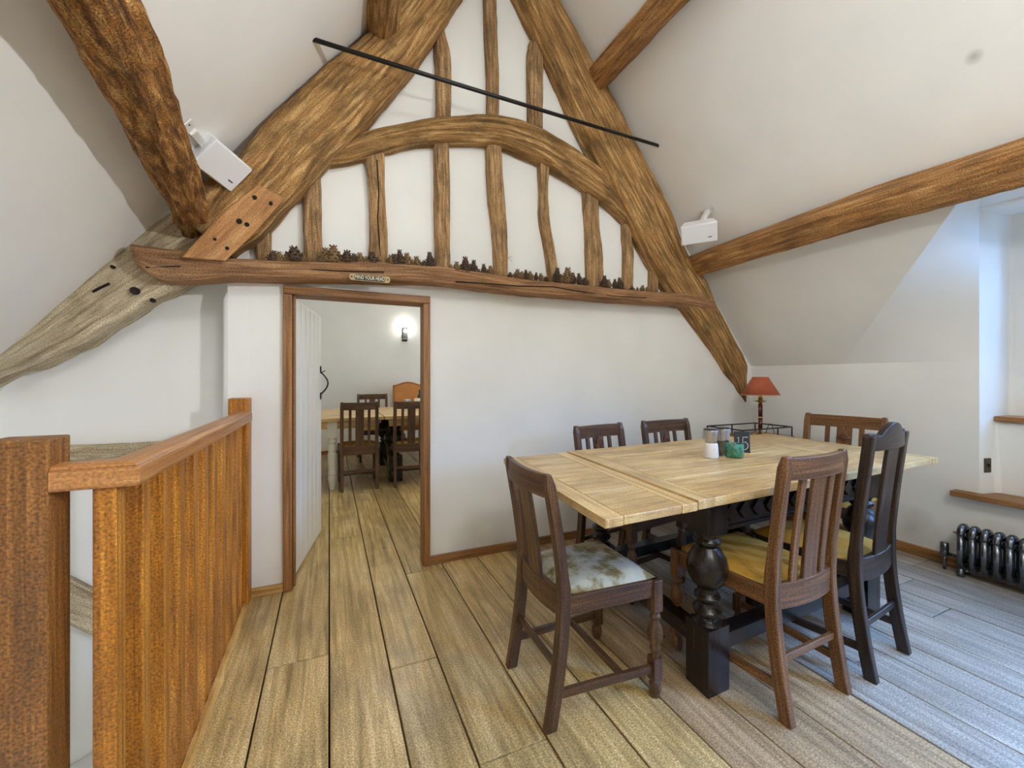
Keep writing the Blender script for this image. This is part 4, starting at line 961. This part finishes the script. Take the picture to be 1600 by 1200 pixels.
b = MB(); b.lathe([(0, 0), (0.060, 0), (0.062, 0.008), (0.050, 0.018), (0.030, 0.028), (0.016, 0.036), (0.013, 0.06), (0, 0.06)], seg=24); b.build('base', M['brass'], tl)
b = MB(); b.lathe([(0, 0.055), (0.016, 0.055), (0.016, 0.15), (0, 0.15)], seg=16); b.lathe([(0, 0.16), (0.0165, 0.16), (0.0165, 0.265), (0, 0.265)], seg=16); b.build('stem', M['lamp_stem'], tl)
b = MB(); b.lathe([(0, 0.148), (0.018, 0.148), (0.018, 0.162), (0, 0.162)], seg=16)
b.lathe([(0, 0.262), (0.017, 0.262), (0.013, 0.28), (0.045, 0.292), (0.046, 0.296), (0.014, 0.30), (0.020, 0.318), (0.010, 0.33), (0.018, 0.345), (0.010, 0.37), (0, 0.37)], seg=20); b.build('collar', M['brass'], tl)
b = MB(); b.lathe([(0.145, 0.345), (0.0585, 0.494), (0.0565, 0.494), (0.143, 0.345)], seg=36); b.build('lamp_shade', M['lamp_shade'], tl)
b = MB(); b.lathe([(0.144, 0.342), (0.148, 0.345), (0.144, 0.348), (0.142, 0.345)], seg=36); b.lathe([(0.0565, 0.492), (0.0605, 0.494), (0.058, 0.497), (0.055, 0.494)], seg=30); b.build('shade_piping', M['shade_trim'], tl)
b = MB(); b.tube([(0.06, 0.0, 0.006), (0.15, 0.03, 0.09), (0.215, 0.05, 0.085), (0.268, 0.06, 0.0), (0.28, 0.07, -0.2), (0.27, 0.13, -0.68)], 0.003, 6); b.build('cable', M['black_iron'], tl)

# ================================================================== RADIATOR, SWITCH
rad = thing('radiator', 'low dark cast iron column radiator under the window seat', 'radiator', (3.525, 0.8, 0))
def rad_section():
    b = MB()
    for x in (-0.038, 0.038):
        b.tube([(x, 0, 0.045), (x, 0, 0.25)], 0.0165, 12)
    pts = [(-0.038, 0, 0.245)] + [(-0.038 * math.cos(math.pi * k / 10), 0, 0.25 + 0.042 * math.sin(math.pi * k / 10)) for k in range(11)] + [(0.038, 0, 0.245)]
    b.tube(pts, 0.0185, 12)
    b.tube([(-0.038, 0, 0.052), (0.038, 0, 0.052)], 0.019, 12)
    for z in (0.058, 0.245):
        b.tube([(0, -0.0245, z), (0, 0.0245, z)], 0.014, 10)
    return b
first = None
for k in range(19):
    if first is None: o = first = rad_section().build('radiator_section', M['radiator'], rad)
    else: o = first.copy(); COL.objects.link(o)
    o.location = (0, 0.41 - 0.0495 * k, 0)
for k in (0, 18):
    for x in (-0.038, 0.038):
        b = MB(); b.lathe([(0.020, 0), (0.017, 0.015), (0.016, 0.06)], c=(x, 0.41 - 0.0495 * k, 0), seg=12); b.build('foot', M['radiator'], rad)
b = MB(); b.lathe([(0, 0), (0.012, 0), (0.010, 0.01), (0.006, 0.025), (0, 0.028)], seg=10, mat=Matrix.Rotation(-math.pi / 2, 3, 'X'), c=(0, 0.43, 0.245)); b.build('bleed_plug', M['brass'], rad)
b = MB(); b.tube([(0, 0.41, 0.10), (0, 0.475, 0.10)], 0.010, 10); b.tube([(0, 0.495, -0.002), (0, 0.495, 0.10)], 0.009, 10); b.lathe([(0.017, 0.085), (0.021, 0.09), (0.021, 0.118), (0.019, 0.122), (0.021, 0.126), (0.020, 0.165), (0, 0.168)], c=(0, 0.495, 0), seg=14); b.build('valve', M['radiator'], rad)

sw = thing('wall_switch', 'small bronze switch plate on the window seat reveal', 'switch', onY(1542, 727, 1.166))
an = math.atan2(1.147 - RY, XS1 - XR)
mz = Matrix.Rotation(an, 4, 'Z')
b = MB(); b.box((0, -0.003, 0), (0.050, 0.008, 0.088), 2); b.build('plate', M['bronze_plate'], sw, bevel=0.003, mtx=mz)
b = MB(); b.box((0, -0.010, 0.002), (0.010, 0.012, 0.020), 2); b.build('toggle', M['black_iron'], sw, bevel=0.002, mtx=mz)

# ================================================================== FAR ROOM
ft = thing('farmhouse_table', 'long oak table with turned cream leg seen through the doorway', 'table', (-0.1, 5.4, 0))
fx0, fx1, fy0, fy1 = -0.95, 0.55, 4.74, 6.20
def ftp(par, name, c, s, g, m, bevel=0.004):
    o0 = par.location; b = MB(); b.box((c[0] - o0.x, c[1] - o0.y, c[2]), s, g); return b.build(name, m, par, bevel=bevel)
for k in range(5): ftp(ft, 'top_board', ((fx0 + fx1) / 2, fy0 + (fy1 - fy0) * (k + 0.5) / 5, 0.748), (fx1 - fx0 - 0.002, (fy1 - fy0) / 5 - 0.003, 0.036), 0, M['tabletop'])
for y in (fy0 + 0.06, fy1 - 0.06): ftp(ft, 'apron', ((fx0 + fx1) / 2, y, 0.69), (fx1 - fx0 - 0.1, 0.025, 0.08), 0, M['tabletop'])
for x in (fx0 + 0.08, 0.03):
    for y in (fy0 + 0.09, fy1 - 0.09):
        b = MB(); b.box((x - ft.location.x, y - ft.location.y, 0.64), (0.095, 0.095, 0.18), 2)
        b.lathe([(0.047, 0.55), (0.040, 0.535), (0.048, 0.52), (0.048, 0.505), (0.036, 0.495), (0.045, 0.47), (0.050, 0.44), (0.040, 0.41), (0.038, 0.395), (0.048, 0.38), (0.046, 0.30), (0.040, 0.20), (0.044, 0.185), (0.047, 0.17), (0.038, 0.155), (0.046, 0.13), (0.044, 0.10), (0.030, 0.01), (0.028, 0.0)], c=(x - ft.location.x, y - ft.location.y, 0), seg=20)
        b.build('leg', M['cream_turned'], ft, bevel=0.003)
dt = thing('refectory_table', 'dark oak table with black carved pedestal behind the doorway chairs', 'table', (1.3, 5.4, 0))
for k in range(5): ftp(dt, 'top_board', (1.28, fy0 + (fy1 - fy0) * (k + 0.5) / 5, 0.748), (1.44, (fy1 - fy0) / 5 - 0.003, 0.036), 0, M['tabletop'])
for y in (fy0 + 0.06, fy1 - 0.06): ftp(dt, 'apron', (1.28, y, 0.69), (1.34, 0.025, 0.08), 0, M['tabletop'])
for x in (0.70, 1.86):
    for y in (4.98, 5.95):
        b = MB(); c0 = (x - 1.3, y - 5.4, 0)
        b.box((c0[0], c0[1], 0.15), (0.15, 0.15, 0.30), 2)
        b.lathe([(0.06, 0.30), (0.045, 0.32), (0.07, 0.34), (0.05, 0.36), (0.10, 0.42), (0.13, 0.47), (0.12, 0.53), (0.07, 0.57), (0.05, 0.59), (0.075, 0.61), (0.05, 0.65)], c=c0, seg=18)
        b.box((c0[0], c0[1], 0.69), (0.12, 0.12, 0.08), 2); b.build('leg', M['table_base'], dt, bevel=0.004)
    ftp(dt, 'stretcher', (x, 5.46, 0.10), (0.08, 0.9, 0.07), 1, M['table_base'])
ftp(dt, 'stretcher', (1.28, 4.98, 0.42), (1.1, 0.035, 0.035), 0, M['table_base'])
GF = 'chairs in the far room'
seat_chair(0.296, 4.68, math.radians(90), label='oak chair with back to the doorway, beside the turned cream leg', group=GF, H=0.935, W=0.385, WF=0.42, legs='plain', lean=0.04)
seat_chair(0.835, 4.66, math.radians(90), label='oak chair with back to the doorway, cut off by right jamb', group=GF, H=0.935, W=0.385, WF=0.42, legs='plain', lean=0.04)
seat_chair(0.60, 6.66, math.radians(-90), label='oak chair facing us across the far room table', group=GF, H=0.945, W=0.44, WF=0.44, legs='plain', lean=0.04)
# leather carver
lc = thing('carver_chair', 'tan leather armchair with nailed arched back at the far wall', 'chair', (1.16, 6.55, 0), math.pi)
b = MB(); pts = []
for k in range(21):
    x = -0.235 + 0.47 * k / 20; pts.append((x, 1.07 + 0.055 * math.cos(x / 0.235 * math.pi / 2) ** 1.5))
poly = [(-0.235, 0.52), (0.235, 0.52)] + pts[::-1]
b.prism([V((x, -0.24 - (z - 0.5) * 0.10, z)) for x, z in poly], [V((x, -0.18 - (z - 0.5) * 0.10, z)) for x, z in poly]); bk = b.build('backrest', M['leather'], lc, bevel=0.008)
nail = [(-0.22, 0.56 + 0.028 * k) for k in range(19)] + [(0.22, 0.56 + 0.028 * k) for k in range(19)] + [(x * 0.93, z - 0.016) for x, z in pts]
for x, z in nail:
    b = MB(); b.lathe([(0.008, 0), (0.006, 0.005), (0, 0.007)], seg=6, mat=Matrix.Rotation(-math.pi / 2, 3, 'X'), c=(x, -0.18 - (z - 0.5) * 0.10, z)); b.build('nail', M['stud_nail'], bk)
b = MB(); b.box((0, 0.04, 0.45), (0.48, 0.46, 0.09)); b.build('seat', M['leather'], lc, bevel=0.02)
for s_ in (-1, 1):
    b = MB(); b.bar((s_ * 0.25, -0.21, 0.68), (s_ * 0.25, 0.22, 0.66), 0.05, 0.035); b.build('armrest', M['chair_oak'], lc, bevel=0.006)
    b = MB(); b.box((s_ * 0.25, 0.2, 0.325), (0.045, 0.045, 0.65), 2); b.build('leg', M['chair_oak'], lc, bevel=0.004)
    b = MB(); b.box((s_ * 0.21, -0.215, 0.32), (0.04, 0.04, 0.64), 2); b.build('leg', M['chair_oak'], lc, bevel=0.004)
# things on the far table
def far_item(px, y): p = onY(px, 600, y); return V((p.x, p.y, 0.766))
p = far_item(637, 5.75)
mg = thing('striped_mug', 'blue and white striped mug on the far room table', 'mug', p)
b = MB(); b.lathe([(0, 0), (0.042, 0), (0.044, 0.13), (0.040, 0.13), (0.038, 0.01), (0, 0.01)], seg=24); b.build('cup', M['ceramic'], mg)
for k in range(12):
    a = 2 * math.pi * k / 12; b = MB(); b.box((0.0435 * math.cos(a), 0.0435 * math.sin(a), 0.066), (0.003, 0.010, 0.12), 2, Matrix.Rotation(a, 3, 'Z')); b.build('stripe', M['stripe_blue'], mg)
p = far_item(652.5, 5.7); b = MB(); b.lathe([(0, 0), (0.045, 0), (0.045, 0.14), (0.03, 0.145), (0, 0.142)], seg=22); o = b.build('pillar_candle', M['cream_wax'], loc=p); tag(o, 'cream pillar candle beside the striped mug on the far table', 'candle')
p = far_item(655.5, 5.95); b = MB(); b.lathe([(0, 0), (0.034, 0), (0.036, 0.12), (0.030, 0.16), (0.013, 0.19), (0.013, 0.25), (0.016, 0.255), (0, 0.256)], seg=20); o = b.build('bottle', M['bottle_green'], loc=p); tag(o, 'dark green bottle behind the cream candle on the far table', 'bottle')
# wall light
wl = thing('wall_light', 'lit cylindrical glass wall light on the far room wall', 'wall light', (1.145, YF, 1.93))
b = MB(); b.box((0.0, -0.008, -0.02), (0.085, 0.014, 0.24), 2); b.build('backplate', M['black_iron'], wl, bevel=0.003)
b = MB(); b.lathe([(0.047, -0.10), (0.047, 0.10), (0.045, 0.10), (0.045, -0.10)], c=(0, -0.075, 0), seg=24); b.build('glass_cylinder', M['clear_glass'], wl)
b = MB(); b.lathe([(0, -0.115), (0.05, -0.112), (0.05, -0.095), (0, -0.095)], c=(0, -0.075, 0), seg=24); b.tube([(0, 0, -0.105), (0, -0.075, -0.105)], 0.01, 8); b.lathe([(0, -0.095), (0.034, -0.095), (0.034, 0.0), (0, 0.0)], c=(0, -0.075, 0), seg=16); b.build('holder', M['steel'], wl)
b = MB(); b.lathe([(0, -0.02), (0.012, -0.018), (0.024, 0.02), (0.022, 0.045), (0, 0.06)], c=(0, -0.075, 0), seg=16); b.build('bulb', M['bulb'], wl)
lamp('wall_light_glow', 'POINT', (1.145, YF - 0.075, 2.04), 1.7, (1.0, 0.95, 0.86), 0.03)
